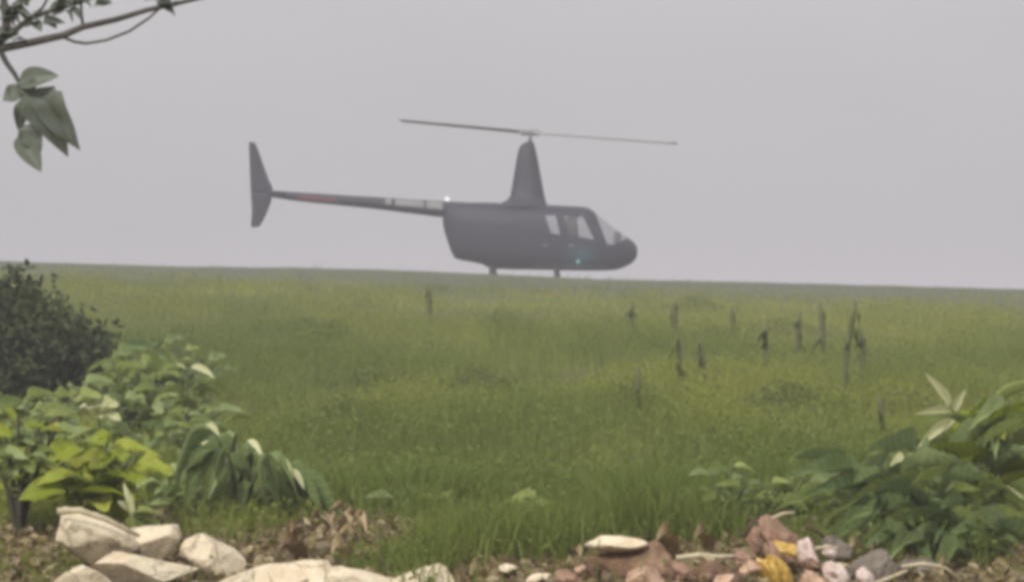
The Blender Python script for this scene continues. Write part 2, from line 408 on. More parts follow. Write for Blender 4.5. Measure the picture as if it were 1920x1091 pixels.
def tall_at(x, y):
    f = 0.55 * fbm(x * 0.55 + 80, y * 0.30 + 20, 3) + 0.45 * fbm(x * 1.9 + 8, y * 0.75 + 50, 2)
    return np.clip((f - 0.34) * 4.2, 0.08, 2.0)

n = 420000
x, y = field_points(n, 10.4, 84)
keep = rng.random(n) < np.clip(0.25 + 0.9 * fbm(x * 1.3, y * 0.9, 2), 0, 1) * np.clip((y - 10.5) / 2.0, 0.06, 1) * np.clip(1 - (y + 8 * fbm(x * 0.3, y * 0.3, 2) - 37) / 24, 0.10, 1)
x, y = x[keep], y[keep]
# the ragged fringe: tongues of grass run out on to the bare earth
xf = rng.uniform(-2.3, 2.3, 90000); yf = rng.uniform(8.6, 12.4, 90000)
def fringe(x, y):
    bare = np.exp(-((x + 0.70) / 0.26) ** 2) * np.clip((11.1 - y) / 0.8, 0, 1) * 0.8 + np.exp(-((x - 0.45) / 0.30) ** 2) * np.clip((10.2 - y) / 0.6, 0, 1) * 0.7
    bare = bare + np.clip((9.5 + 0.6 * (fbm(x * 3, y * 3, 2) - 0.5) - y) / 0.35, 0, 1) * 0.9 + np.clip((-0.76 - x) / 0.1, 0, 1) * np.clip((9.9 - y) / 0.4, 0, 1) * 0.7
    bare = bare + np.clip((x - 0.15) / 0.15, 0, 1) * np.clip((10.15 - y) / 0.35, 0, 1) * 0.8
    return np.clip((fbm(x * 2.2 + 5, y * 1.3 + 9, 3) - 0.40) * 4 + 0.25 - bare, 0.012, 1)
kf = rng.random(90000) < fringe(xf, yf) * 0.8
xf, yf = xf[kf], yf[kf]; kf = slice(None)
x = np.concatenate([x, xf[kf]]); y = np.concatenate([y, yf[kf]]); n = len(x)
tl = tall_at(x, y)
far = np.clip((60 - y) / 16, 0.38, 1)
h = rng.uniform(0.06, 0.17, n) * (0.5 + tl) * far
w = np.maximum(0.005, 0.00022 * y) * rng.uniform(0.7, 1.4, n)
me = blades(np.stack([x, y, gz(x, y)], -1), h, w, rng.uniform(0.1, 0.75, n), tint_at(x, y, n), 'field_grass', M['grass'])
tag(link('field_grass', me, None), 'rough green grass covering the whole slope', None, None, 'stuff')

n = 430000
x, y = field_points(n, 10.8, 70)
keep = rng.random(n) < np.clip(fbm(x * 0.8 + 30, y * 0.5 + 11, 3) * 1.7 - 0.35, 0, 1) * np.clip((y - 10.7) / 2.0, 0.06, 1) * np.clip(1 - (y + 8 * fbm(x * 0.3, y * 0.3, 2) - 34) / 22, 0.03, 1)
x, y = x[keep], y[keep]; n = len(x)
tl = tall_at(x, y)
far = np.clip((62 - y) / 14, 0.4, 1)
hh = rng.random(n) ** 0.7 * 0.17 * (0.35 + tl) * far
xf = rng.uniform(-2.3, 2.3, 60000); yf = rng.uniform(8.6, 12.4, 60000)
kf = rng.random(60000) < fringe(xf, yf) * 0.7
x = np.concatenate([x, xf[kf]]); y = np.concatenate([y, yf[kf]])
hh = np.concatenate([hh, rng.random(kf.sum()) * 0.10]); n = len(x)
me = leaflets(np.stack([x, y, gz(x, y) + hh], -1), rng.uniform(0.016, 0.036, n) * np.clip(y / 30, 0.9, 1.3), tint_at(x, y, n), 'ground_weeds', M['weed'])
tag(link('ground_weeds', me, None), 'low broad leaved weeds growing through the grass of the slope', None, None, 'stuff')

# dead leaves and straw lying on the bare earth in front
n = 15000
y = rng.uniform(8.3, 11.2, n); x = rng.uniform(-1, 1, n) * (0.18 * y + 0.4)
me = leaflets(np.stack([x, y, gz(x, y) + rng.random(n) * 0.03], -1), rng.uniform(0.015, 0.05, n), rng.random(n) ** 1.6, 'leaf_litter', M['litter'], 0.25)
tag(link('leaf_litter', me, None), 'dead leaves and straw on the bare earth', None, None, 'stuff')

# ------------------------------------------------------------------ helicopter
HD, HX, HY = 68.0, 995.0, 533.0
HS = HD / FPX
TILT = R(-1.1)
def hp(px, py):
    """photograph pixel on the machine's centre plane -> its own x (forward), z (up)"""
    x, z = (px - HX) * HS, (HY - py) * HS
    c, s = math.cos(-TILT), math.sin(-TILT)
    return x * c - z * s, x * s + z * c

paint = solid_mat('charcoal_paint', [(0.2, (0.010, 0.010, 0.022)), (0.8, (0.015, 0.015, 0.029))], 0.6, 2, 0, spec=0.3)
blade_paint = solid_mat('blade_paint', [(0.3, (0.17, 0.17, 0.175)), (0.7, (0.22, 0.22, 0.225))], 0.5, 5, 0)
dark = solid_mat('dark_trim', [(0.3, (0.012, 0.012, 0.013)), (0.7, (0.022, 0.022, 0.024))], 0.6, 5, 0)
metal = solid_mat('rotor_metal', [(0.3, (0.15, 0.15, 0.155)), (0.7, (0.20, 0.20, 0.205))], 0.55, 5, 0)
pale_panel = solid_mat('pale_marking', [(0.3, (0.11, 0.11, 0.115)), (0.7, (0.15, 0.15, 0.155))], 0.5, 5, 0)
red_panel = solid_mat('red_marking', [(0.3, (0.10, 0.028, 0.034)), (0.7, (0.13, 0.036, 0.042))], 0.5, 5, 0)
seat_cloth = solid_mat('seat_cloth', [(0.3, (0.012, 0.012, 0.013)), (0.7, (0.02, 0.02, 0.022))], 0.9, 12, 0.1)
def glass_mat():
    m, n, l = new_mat('cabin_glass')
    tr = n("ShaderNodeBsdfTransparent"); tr.inputs['Color'].default_value = (0.78, 0.78, 0.80, 1)
    gl = n("ShaderNodeBsdfGlossy"); gl.inputs['Roughness'].default_value = 0.04
    lw = n("ShaderNodeLayerWeight"); pw_ = n("ShaderNodeMath"); pw_.operation = 'POWER'; pw_.inputs[1].default_value = 4.0; l(lw.outputs['Facing'], pw_.inputs[0])
    fr = n("ShaderNodeMath"); fr.operation = 'MULTIPLY_ADD'; fr.inputs[1].default_value = 0.4; fr.inputs[2].default_value = 0.13; l(pw_.outputs[0], fr.inputs[0])
    s = n("ShaderNodeMixShader"); l(fr.outputs[0], s.inputs[0]); l(tr.outputs[0], s.inputs[1]); l(gl.outputs[0], s.inputs[2])
    o = n("ShaderNodeOutputMaterial"); l(s.outputs[0], o.inputs['Surface'])
    return m
glass = glass_mat()

hx0 = (HX - 960) / FPX * HD
heli = empty('helicopter', (0, 0, 0), 'dark charcoal helicopter landed on the crest of the green slope', 'helicopter')
heli.location = at(HX, HY, HD)
heli.rotation_euler = (0, -TILT, R(-2.5))

# fuselage: loft of stations, cut along door and window outlines, sorted into parts
st = [(831, 396, 424, .17), (834, 391, 437, .25), (839, 387, 452, .32), (846, 384, 472, .39), (853, 382.5, 484, .44), (866, 381, 488, .49), (885, 380, 491, .54), (904, 380, 495, .60), (915, 380, 501.5, .62),
      (930, 380.5, 504, .63), (960, 382, 505, .64), (1023, 384.5, 506, .64), (1060, 386.5, 507, .64), (1092, 388, 507.5, .64), (1103, 390, 507.5, .637), (1110, 394.5, 507.5, .63), (1125, 407, 507.5, .615), (1140, 419.5, 507, .59),
      (1155, 430, 506, .55), (1166, 438.5, 503, .48), (1176, 445, 498.5, .405), (1184, 451, 494, .315), (1190, 456.5, 488, .22), (1193.5, 461.5, 482.5, .13), (1195, 466, 477, .06)]
sa = np.array(st, float)
sxs = np.unique(np.concatenate([np.arange(831, 1195, 4), sa[:, 0]]))
bm = bmesh.new()
rings = []
K = 56
for pxx in sxs:
    top, bot, wd = (np.interp(pxx, sa[:, 0], sa[:, c]) for c in (1, 2, 3))
    c0, h0 = (top + bot) / 2, (bot - top) / 2
    e = 2 / np.interp(pxx, [831, 860, 1090, 1195], [2.6, 3.4, 3.0, 2.1])
    ring = []
    for k in range(K):
        a_ = 2 * math.pi * (k + 0.5) / K
        cy, cz = math.cos(a_), math.sin(a_)
        yy = wd * math.copysign(abs(cy) ** e, cy)
        zz = c0 - h0 * math.copysign(abs(cz) ** e, cz)
        if zz < c0: yy *= 1 - 0.16 * ((c0 - zz) / h0) ** 2
        lx, lz = hp(pxx, zz)
        ring.append(bm.verts.new((lx, yy, lz)))
    rings.append(ring)
for r0, r1 in zip(rings[:-1], rings[1:]):
    for k in range(K):
        bm.faces.new((r0[k], r1[k], r1[(k + 1) % K], r0[(k + 1) % K]))
bm.faces.new(rings[0]); bm.faces.new(rings[-1][::-1])
poly = {
    'rear_door': [(1014, 395), (1049, 395), (1062, 448), (1058, 492), (1020, 492), (1014, 440)],
    'front_door': [(1053, 395), (1099, 395), (1136, 462), (1126, 492), (1062, 492), (1066, 448)],
    'rear_win': [(1021, 403), (1042, 403), (1052, 442), (1033, 439)],
    'front_win': [(1058, 405), (1092, 405), (1115, 451), (1068, 443)],
    'windshield': [(1105, 370), (1139, 460), (1153, 460), (1176, 447), (1190, 370)],
}
poly = {k: [hp(*p) for p in v] for k, v in poly.items()}
for pl in poly.values():
    for (x0, z0), (x1, z1) in zip(pl, pl[1:] + pl[:1]):
        if (x0 + z0) == (x1 + z1): continue
        nrm = Vector((z1 - z0, 0, -(x1 - x0))).normalized()
        bmesh.ops.bisect_plane(bm, geom=bm.verts[:] + bm.edges[:] + bm.faces[:], dist=1e-5, plane_co=(x0, 0, z0), plane_no=nrm)
bmesh.ops.recalc_face_normals(bm, faces=bm.faces[:])
def inside(pl, x, z):
    sgn = [(x1 - x0) * (z - z0) - (z1 - z0) * (x - x0) for (x0, z0), (x1, z1) in zip(pl, pl[1:] + pl[:1])]
    return all(s <= 0 for s in sgn) or all(s >= 0 for s in sgn)
bins = {}
for f in bm.faces:
    c = f.calc_center_median()
    side = 'near' if c.y < 0 else 'far'
    lab = ('body', '')
    wide = abs(f.normal.y) > 0.35
    if inside(poly['windshield'], c.x, c.z): lab = ('windshield', '')
    elif wide and inside(poly['rear_win'], c.x, c.z): lab = ('rear_win', side)
    elif wide and inside(poly['front_win'], c.x, c.z): lab = ('front_win', side)
    elif wide and inside(poly['rear_door'], c.x, c.z): lab = ('rear_door', side)
    elif wide and inside(poly['front_door'], c.x, c.z): lab = ('front_door', side)
    bins.setdefault(lab, []).append(f)
def from_faces(name, faces, mat, parent, push=0.0):
    idx, V, F = {}, [], []
    for f in faces:
        q = []
        for v in f.verts:
            if v not in idx:
                idx[v] = len(V); V.append(v.co + v.normal * push)
            q.append(idx[v])
        F.append(q)
    return part(name, V, F, mat, parent)
body = from_faces('fuselage', bins[('body', '')], paint, heli)
from_faces('windshield', bins[('windshield', '')], glass, heli)
for side in ('near', 'far'):
    sg = -1 if side == 'near' else 1
    for dn, wn in (('rear_door', 'rear_win'), ('front_door', 'front_win')):
        d = from_faces('door', bins[(dn, side)], paint, heli, 0.008)
        from_faces('door_window', bins[(wn, side)], glass, d)
        hxp = hp(1024 if dn == 'rear_door' else 1072, 462)
        hb = box((hxp[0], sg * 0.655, hxp[1]), (0.14, 0.025, 0.03), 0.008)
        bm_part('door_handle', hb, metal, d)
bm.free()

# engine deck cowling and mast fairing
def loft_up(rows, K=28, e=0.8):
    V, F = [], []
    for (py, l_, r_, wd) in rows:
        for k in range(K):
            a_ = 2 * math.pi * k / K
            cx, cy = math.cos(a_), math.sin(a_)
            pxx = (l_ + r_) / 2 + (r_ - l_) / 2 * math.copysign(abs(cx) ** e, cx)
            lx, lz = hp(pxx, py)
            V.append((lx, wd * math.copysign(abs(cy) ** e, cy), lz))
    for i in range(len(rows) - 1):
        for k in range(K):
            k2 = (k + 1) % K
            F.append((i * K + k, i * K + k2, (i + 1) * K + k2, (i + 1) * K + k))
    F.append(tuple(range((len(rows) - 1) * K, len(rows) * K)))
    return V, F
V, F = loft_up([(390, 922, 1027, .50), (382, 936, 1025, .42), (376, 950, 1023, .34), (366, 957, 1020.5, .29), (340, 961.5, 1016, .24), (313, 966, 1011, .20), (290, 970, 1006.5, .165), (277, 973.5, 1003.5, .13), (271, 978, 1001.5, .10), (266, 987, 999.5, .06)])
part('mast_fairing', V, F, paint, heli)
x0, z0 = hp(994, 268); x1, z1 = hp(994, 249)
V, F = tube([(x0, 0, z0), (x1, 0, z1)], 0.045, 12)
part('rotor_mast', V, F, metal, heli)
hub = bm_part('rotor_hub', box((x1, 0, z1), (0.5, 0.16, 0.13), 0.04, None), metal, heli)
PHI = R(48)
for sgn in (1, -1):
    # a tapering aerofoil slab, slightly coned and pitched, from the hub out to 5.03 m
    V, F = [], []
    NS = 12
    for i in range(NS + 1):
        r = 0.2 + (5.03 - 0.2) * i / NS
        ch = 0.16 if i == 0 else 0.254
        cone = 0.006 * r * (1 if i else 0)
        for (cx, th) in ((-0.5, 0.0), (-0.2, 0.028), (0.25, 0.026), (0.5, 0.0), (0.25, -0.020), (-0.2, -0.022)):
            pa = R(13 - 6 * i / NS)
            a_, b_ = cx * ch, th * (1 + 0.4 * (i == 0))
            V.append((r, a_ * math.cos(pa) - b_ * math.sin(pa), cone + a_ * math.sin(pa) + b_ * math.cos(pa)))
    for i in range(NS):
        for k in range(6):
            k2 = (k + 1) % 6
            F.append((i * 6 + k, i * 6 + k2, (i + 1) * 6 + k2, (i + 1) * 6 + k))
    F += [tuple(range(5, -1, -1)), tuple(NS * 6 + k for k in range(6))]
    b = part('rotor_blade', V, F, blade_paint, heli, False)
    b.location = (x1, 0, z1)
    # one blade points back and away, the other forward and towards the photographer
    # (the rotor is teetered: high at the back, low at the front)
    ang = math.pi - PHI if sgn > 0 else -PHI
    b.rotation_euler = (Matrix.Rotation(R(8.0), 3, 'Y') @ Matrix.Rotation(ang, 3, 'Z')).to_euler()

# tail boom: a long cone with a red band and pale marking strips
def boom_at(pxx):
    top = np.interp(pxx, [500, 560, 700, 835, 900], [356, 360, 369, 377, 381])
    bot = np.interp(pxx, [500, 560, 700, 835, 900], [368, 377, 391, 408, 417])
    return top, bot
BX = np.linspace(500, 898, 28)
V, F = [], []
K = 16
for pxx in BX:
    tp, bt = boom_at(pxx)
    r = (bt - tp) / 2 * HS
    lx, lz = hp(pxx, (tp + bt) / 2)
    for k in range(K):
        a_ = 2 * math.pi * k / K
        V.append((lx, r * math.cos(a_), lz + r * math.sin(a_)))
for i in range(len(BX) - 1):
    for k in range(K):
        k2 = (k + 1) % K
        F.append((i * K + k, i * K + k2, (i + 1) * K + k2, (i + 1) * K + k))
F += [tuple(range(K - 1, -1, -1)), tuple((len(BX) - 1) * K + k for k in range(K))]
boom = part('tail_boom', V, F, paint, heli)
def wrap(name, px0, px1, a0, a1, mat):
    """a thin marking wrapped on the camera side and the far side of the boom"""
    V, F = [], []
    xs_ = np.linspace(px0, px1, 10); as_ = np.linspace(a0, a1, 7)
    for pxx in xs_:
        tp, bt = boom_at(pxx); r = (bt - tp) / 2 * HS + 0.004
        lx, lz = hp(pxx, (tp + bt) / 2)
        for a_ in as_:
            V.append((lx, -r * math.cos(R(a_)), lz + r * math.sin(R(a_))))
    for i in range(9):
        for k in range(6):
            F.append((i * 7 + k, i * 7 + k + 1, (i + 1) * 7 + k + 1, (i + 1) * 7 + k))
    return part(name, V, F, mat, boom)
wrap('red_band', 558, 632, -78, 10, red_panel)
wrap('pale_marking', 722, 734, -8, 64, pale_panel)
wrap('pale_marking', 741, 795, -8, 64, pale_panel)
wrap('pale_marking', 800, 830, -8, 64, pale_panel)

# tail: crescent fin in an upper and a lower half, stabiliser, tail rotor on the far side
def plate(outline, y0, th, mat, name, parent=heli):
    n = len(outline)
    pts = [hp(*p) for p in outline]
    cx = sum(p[0] for p in pts) / n; cz = sum(p[1] for p in pts) / n
    V = [(x, y0 - th * 0.35, z) for x, z in pts] + [(x, y0 + th * 0.35, z) for x, z in pts]
    V += [(cx + (x - cx) * 0.8, y0 - th / 2, cz + (z - cz) * 0.9) for x, z in pts] + [(cx + (x - cx) * 0.8, y0 + th / 2, cz + (z - cz) * 0.9) for x, z in pts]
    F = [tuple(range(2 * n, 3 * n)), tuple(range(4 * n - 1, 3 * n - 1, -1))]
    for i in range(n):
        j = (i + 1) % n
        F += [(i, j, n + j, n + i)[::-1], (i, 2 * n + i, 2 * n + j, j)[::-1], (n + i, n + j, 3 * n + j, 3 * n + i)[::-1]]
    return part(name, V, F, mat, parent, False)
plate([(464, 266), (467, 264.5), (475, 266), (480, 277), (487, 297), (495, 320), (502, 338), (508, 350), (508, 361.5), (468, 361.5), (466, 320)], 0.0, 0.09, paint, 'tail_fin')
plate([(468, 361.8), (508, 361.8), (506, 376), (500, 392), (494, 406), (487, 419), (482, 424.5), (470, 425.5), (468, 421), (470, 395)], 0.0, 0.09, paint, 'tail_fin')
xs0, zs0 = hp(522, 362)
bm_part('horizontal_stabilizer', box((xs0, -0.38, zs0), (0.32, 0.7, 0.03), 0.01), paint, heli)
xr, zr = hp(478, 352)
V, F = tube([(xr, 0.04, zr), (xr, 0.24, zr)], 0.04, 10)
gear = part('tail_rotor_shaft', V, F, metal, heli)
for sgn in (1, -1):
    bm_part('tail_rotor_blade', box((xr, 0.22, zr + sgn * 0.37), (0.11, 0.02, 0.62), 0.008, None), metal, heli)
#V, F = tube([hp(474, 424)[0:1] + (0,) + hp(474, 424)[1:], hp(500, 431)[0:1] + (0,) + hp(500, 431)[1:]], 0.012, 6)

# landing gear: two skid tubes with four slanted legs and two cross tubes
for sg in (-1, 1):
    pts = [hp(872, 531), hp(900, 532.5), hp(1060, 533), hp(1100, 532.5), hp(1126, 530.5), hp(1136, 527)]
    V, F = tube([(p[0], sg * 1.05, p[1]) for p in pts], [.035, .04, .04, .04, .038, .03], 10)
    part('skid', V, F, dark, heli)
    for pxx in (926, 1046):
        a_, b_ = hp(pxx - 2, 502), hp(pxx, 532)
        V, F = tube([(a_[0], sg * 0.46, a_[1]), (a_[0], sg * 0.7, a_[1] - 0.07), ((a_[0] + b_[0]) / 2, sg * 0.93, (a_[1] + b_[1]) / 2), (b_[0], sg * 1.05, b_[1])], [.06, .055, .05, .045], 10)
        part('landing_leg', V, F, dark, heli)
for pxx in (926, 1046):
    a_ = hp(pxx - 2, 503.5)
    V, F = tube([(a_[0], -0.5, a_[1]), (a_[0], 0.5, a_[1])], .055, 10)
    part('cross_tube', V, F, dark, heli)

# cabin interior: two rows of seats, floor, console
for row, (bx0, cx0) in enumerate(((1004, 1020), (1070, 1088))):
    for sg in (-1, 1):
        b0, b1 = hp(bx0 + 4, 470), hp(bx0 - 1, 416)
        ang = math.atan2(b1[0] - b0[0], b1[1] - b0[1])
        rot = Matrix.Rotation(ang, 3, 'Y')
        c_ = hp(bx0, 441)
        s_ = bm_part('seat', box((c_[0], sg * 0.29, c_[1]), ((0.24, 0.36)[row], 0.5, 0.72), 0.05, rot), seat_cloth, heli)
        h_ = hp(bx0 + 3, 407)
        bm_part('headrest', box((h_[0], sg * 0.29, h_[1]), ((0.17, 0.24)[row], 0.30, 0.24), 0.04, rot), seat_cloth, s_)
        q_ = hp(cx0, 470)
        bm_part('seat_cushion', box((q_[0], sg * 0.29, q_[1]), (0.5, 0.5, 0.16), 0.04), seat_cloth, s_)
f0 = hp(1070, 500)
bm_part('cabin_floor', box((f0[0], 0, f0[1]), (1.7, 1.0, 0.03)), dark, heli)
c_ = hp(1158, 450)
bm_part('instrument_console', box((c_[0], 0, c_[1]), (0.18, 0.42, 0.36), 0.04), dark, heli)
# antenna, white glint as a small glowing dome, green position light
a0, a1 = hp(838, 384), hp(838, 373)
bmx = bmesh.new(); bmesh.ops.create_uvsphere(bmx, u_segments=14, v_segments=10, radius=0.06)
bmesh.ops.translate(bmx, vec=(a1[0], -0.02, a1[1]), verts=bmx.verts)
bm_part('white_glint', bmx, emit_mat('glint_glow', (1.0, 0.99, 0.98), 1.1), heli, True)
g0 = hp(1085, 492)
bmx = bmesh.new(); bmesh.ops.create_uvsphere(bmx, u_segments=14, v_segments=10, radius=0.045)
bmesh.ops.translate(bmx, vec=(g0[0], -0.63, g0[1]), verts=bmx.verts)
bm_part('position_light', bmx, emit_mat('green_lamp', (0.30, 0.70, 0.58), 0.6), heli, True)
gl_d = bpy.data.lights.new('green_lamp', 'POINT'); gl_d.energy = 9.0; gl_d.color = (0.10, 1.0, 0.72); gl_d.shadow_soft_size = 0.05
gl_o = bpy.data.objects.new('green_lamp', gl_d); COL.objects.link(gl_o); gl_o.parent = heli; gl_o.location = (g0[0] + 0.1, -1.0, g0[1] - 0.02)

# ------------------------------------------------------------------ leaves and plants
def leaf_mesh(name, prof, fold=0.12, droop=0.25, rows=10, wave=0.0, lobes=0.0, bend=0.0, twist=0.0):
    """unit leaf: base at origin, length 1 along +Y, width 1 across X, upper side +Z"""
    V, F = [], []
    for i in range(rows + 1):
        t_ = i / rows
        w_ = prof(t_) * 0.5
        if lobes: w_ *= 1 - lobes * (i % 2)
        z_ = -droop * t_ * t_
        y_ = t_ * (1 - 0.25 * droop * t_)
        for s_ in (-1, -0.5, 0, 0.5, 1):
            V.append((s_ * w_ + bend * t_ * t_, y_, z_ + abs(s_) * fold * w_ * 2 + wave * math.sin(i * 0.95 + s_ * 2) * w_ + twist * s_ * w_ * t_))
    for i in range(rows):
        for k in range(4):
            F.append((i * 5 + k, i * 5 + k + 1, (i + 1) * 5 + k + 1, (i + 1) * 5 + k))
    return mesh(name, V, F)
ovate = lambda t_: max(0.02, math.sin(math.pi * min(1, t_ ** 0.72)) ** 0.8)
lance = lambda t_: max(0.02, (min(1, t_ * 6) ** 0.6) * (1 - t_ ** 2.2))
heart = lambda t_: max(0.02, (min(1, t_ * 9 + 0.3)) * (1 - t_ ** 1.7))
LEAF = {}
for key, pf, kw in (('ovate', ovate, dict(droop=0.38, bend=0.08, twist=0.3, wave=0.06)), ('ovate_wavy', ovate, dict(droop=0.22, wave=0.22, bend=-0.1, twist=-0.4)), ('ovate_flat', ovate, dict(droop=0.08, fold=0.2)),
                    ('lance', lance, dict(droop=0.6, fold=0.22, rows=12, bend=0.12, twist=0.5, wave=0.1)), ('lance_flat', lance, dict(droop=0.3, fold=0.25, rows=12, bend=-0.1, twist=-0.4, wave=0.08)), ('heart', heart, dict(droop=0.42, fold=0.15, wave=0.12, twist=0.25)), ('curled', ovate, dict(droop=0.6, fold=0.5, wave=0.3))):
    LEAF[key] = leaf_mesh('leaf_' + key, pf, **kw)
_leafcache = {}
def leaf(parent, kind, base, tip, width, nrm, mat, name='leaf', label=None):
    """a leaf from base to tip (world points), its upper side towards nrm; shares mesh data per kind and material"""
    key = (kind, mat.name)
    if key not in _leafcache:
        m_ = LEAF[kind].copy(); m_.materials.clear(); m_.materials.append(mat); _leafcache[key] = m_
    o = bpy.data.objects.new(name, _leafcache[key]); COL.objects.link(o)
    d = Vector(tip) - Vector(base); ln = d.length; d.normalize()
    nn = Vector(nrm); nn = (nn - d * nn.dot(d))
    if nn.length < 1e-3: nn = Vector((0.3, -0.5, 0.8)) - d * d.dot(Vector((0.3, -0.5, 0.8)))
    nn.normalize(); xx = d.cross(nn)
    mtx = Matrix(((xx.x * width, d.x * ln, nn.x * ln, base[0]), (xx.y * width, d.y * ln, nn.y * ln, base[1]), (xx.z * width, d.z * ln, nn.z * ln, base[2]), (0, 0, 0, 1)))
    o.parent = parent
    o.matrix_basis = parent.matrix_basis.inverted() @ mtx
    if label: o['label'] = label
    return o
def up_root(o):
    o.matrix_basis = Matrix.Translation(o.location)

def stem_part(parent, pts, radii, mat, name='stem', seg=7):
    V, F = tube([Vector(p) - parent.location for p in pts], radii, seg)
    return part(name, V, F, mat, parent)

def bezier(a_, b_, c_, n=7):
    a_, b_, c_ = Vector(a_), Vector(b_), Vector(c_)
    return [(1 - t_) ** 2 * a_ + 2 * t_ * (1 - t_) * b_ + t_ * t_ * c_ for t_ in [i / (n - 1) for i in range(n)]]

def plant(name, label, cat, px, D, tops, kinds, mats, lsize, nleaf, stem_mat, rnd, wid=0.5, group=None, up=0.25, r0=0.010, spread=1.0):
    """a herb: stems arching from one root to the given top pixels, leaves set along each stem"""
    rd = random.Random(rnd)
    g = ground_at(px, D)
    root = empty(name, g, label, cat, group)
    for (tx, ty, dd) in tops:
        tp = at(tx, ty, D + dd)
        mid = g.lerp(tp, 0.5) + Vector((0, 0, 0.25 * (tp - g).length * 0.5)) - Vector(((tp.x - g.x) * 0.2, 0, 0))
        pts = bezier(g - Vector((0, 0, 0.03)), mid, tp, 8)
        stem_part(root, pts, [r0 * (1 - 0.7 * i / 7) for i in range(8)], stem_mat)
        for i in range(nleaf):
            f = 0.35 + 0.65 * (i + rd.random() * 0.6) / nleaf
            f = min(f, 1)
            j = min(int(f * 7), 6); b = pts[j].lerp(pts[j + 1], f * 7 - j)
            az = i * 2.4 + rd.uniform(-0.5, 0.5)
            d = Vector((math.cos(az) * spread, math.sin(az) * 0.8, rd.uniform(-0.25, 0.35) + up)).normalized()
            ls = lsize * rd.uniform(0.7, 1.2)
            pet = b + d * ls * 0.12
            leaf(root, rd.choice(kinds), pet, pet + d * ls, ls * wid * rd.uniform(0.8, 1.15), Vector((rd.uniform(-.3, .3), -0.35 + rd.uniform(-.3, .2), 1)), rd.choice(mats))
    return root

# --- dark bush at the left edge
def bush(px, D, rx, ry, rz, n, seed, label):
    rd = np.random.default_rng(seed)
    g = ground_at(px, D)
    root = empty('bush', g, label, 'bush')
    tips = []
    for k in range(20):
        az = rd.uniform(0, 2 * np.pi); el = rd.uniform(0.2, 1.3)
        d = Vector((math.cos(az) * math.cos(el) * rx, math.sin(az) * math.cos(el) * ry, math.sin(el) * rz)) * rd.uniform(0.6, 1.0)
        pts = bezier((0, 0, -0.03), (d.x * 0.35, d.y * 0.35, d.z * 0.7), d, 6)
        V, F = tube(pts, [0.016, 0.013, 0.011, 0.008, 0.006, 0.003], 6)
        part('stem', V, F, M['bark'], root)
        tips += pts[2:]
    tips = np.array([list(p) for p in tips])
    c = tips[rd.integers(0, len(tips), n)] + np.clip(rd.normal(size=(n, 3)), -1.9, 1.9) * np.array([0.11 * rx / 0.8, 0.13, 0.08])
    c[:, 2] = np.abs(c[:, 2]) + 0.02
    cl_ = (np.round(c[:, 0] * 6) * 7 + np.round(c[:, 2] * 6) * 3) % 5 / 5
    me = leaflets(c, rd.uniform(0.035, 0.085, n), np.clip(0.4 * cl_ + rd.random(n) * 0.4, 0, 1), 'foliage', M['bush'], 0.8)
    o = link('foliage', me, None, root); o['kind'] = 'stuff'
    return root
bush(25, 18, 0.66, 0.6, at(25, 468, 18).z - ground_at(25, 18).z - 0.06, 9000, 3, 'dark dense bush at the left edge of the slope, level with the skyline')

# --- taller weeds between the bush and the open slope
OV, LA = ['ovate', 'heart', 'ovate_wavy', 'lance_flat'], ['lance', 'lance_flat', 'ovate']
plant('weed', 'dull green weed with hanging leaves just right of the dark bush', 'plant', 250, 15.5, [(205, 668, 0), (262, 690, .2), (310, 722, -.1), (225, 745, -.2), (190, 700, .2), (285, 760, -.1)], OV, [M['green_leaf'], M['soft_leaf']], 0.17, 9, M['stem'], 4, 0.40)
plant('weed', 'slim green weed with two pale level top leaves right of the dark bush', 'plant', 352, 15, [(352, 692, 0), (330, 735, .1), (385, 742, .1), (355, 770, -.1), (420, 770, 0)], LA, [M['green_leaf'], M['soft_leaf']], 0.14, 8, M['stem'], 5, 0.36)
wd = [o for o in COL.objects if o.name.startswith('weed') and o.type == 'EMPTY'][-1]
for (bx, by, tx, ty) in ((350, 692, 308, 694), (356, 690, 404, 706)):
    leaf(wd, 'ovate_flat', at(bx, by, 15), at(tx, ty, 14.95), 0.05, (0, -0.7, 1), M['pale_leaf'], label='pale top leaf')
plant('weed', 'broad olive weed between the slim pale topped weed and the drooping plant', 'plant', 345, 13, [(300, 800, 0), (345, 775, .1), (380, 800, 0), (330, 850, -.1), (420, 795, .2), (300, 870, 0)], OV, [M['green_leaf'], M['soft_leaf']], 0.13, 9, M['stem'], 6, 0.40)
plant('weed', 'olive weed growing close in front of the dark bush at the left edge', 'plant', 80, 14, [(40, 750, 0), (90, 735, .1), (130, 752, 0), (10, 765, .1), (160, 720, .1), (70, 780, -.1)], OV, [M['green_leaf'], M['soft_leaf']], 0.15, 9, M['stem'], 7, 0.42)
plant('weed', 'olive weed leaning against the right foot of the dark bush', 'plant', 215, 16.8, [(200, 670, 0), (235, 655, .1), (255, 690, 0), (190, 710, -.1), (280, 705, 0), (320, 700, .1)], OV, [M['green_leaf'], M['blue_leaf']], 0.16, 9, M['stem'], 8, 0.42)

plant('weed', 'dull hazy weed farthest right of the dark bush, out on the slope', 'plant', 320, 19, [(265, 650, 0), (300, 640, .1), (345, 655, 0), (390, 675, .2), (285, 680, -.1), (420, 690, .1)], OV, [M['green_leaf'], M['blue_leaf']], 0.13, 9, M['stem'], 18, 0.40)

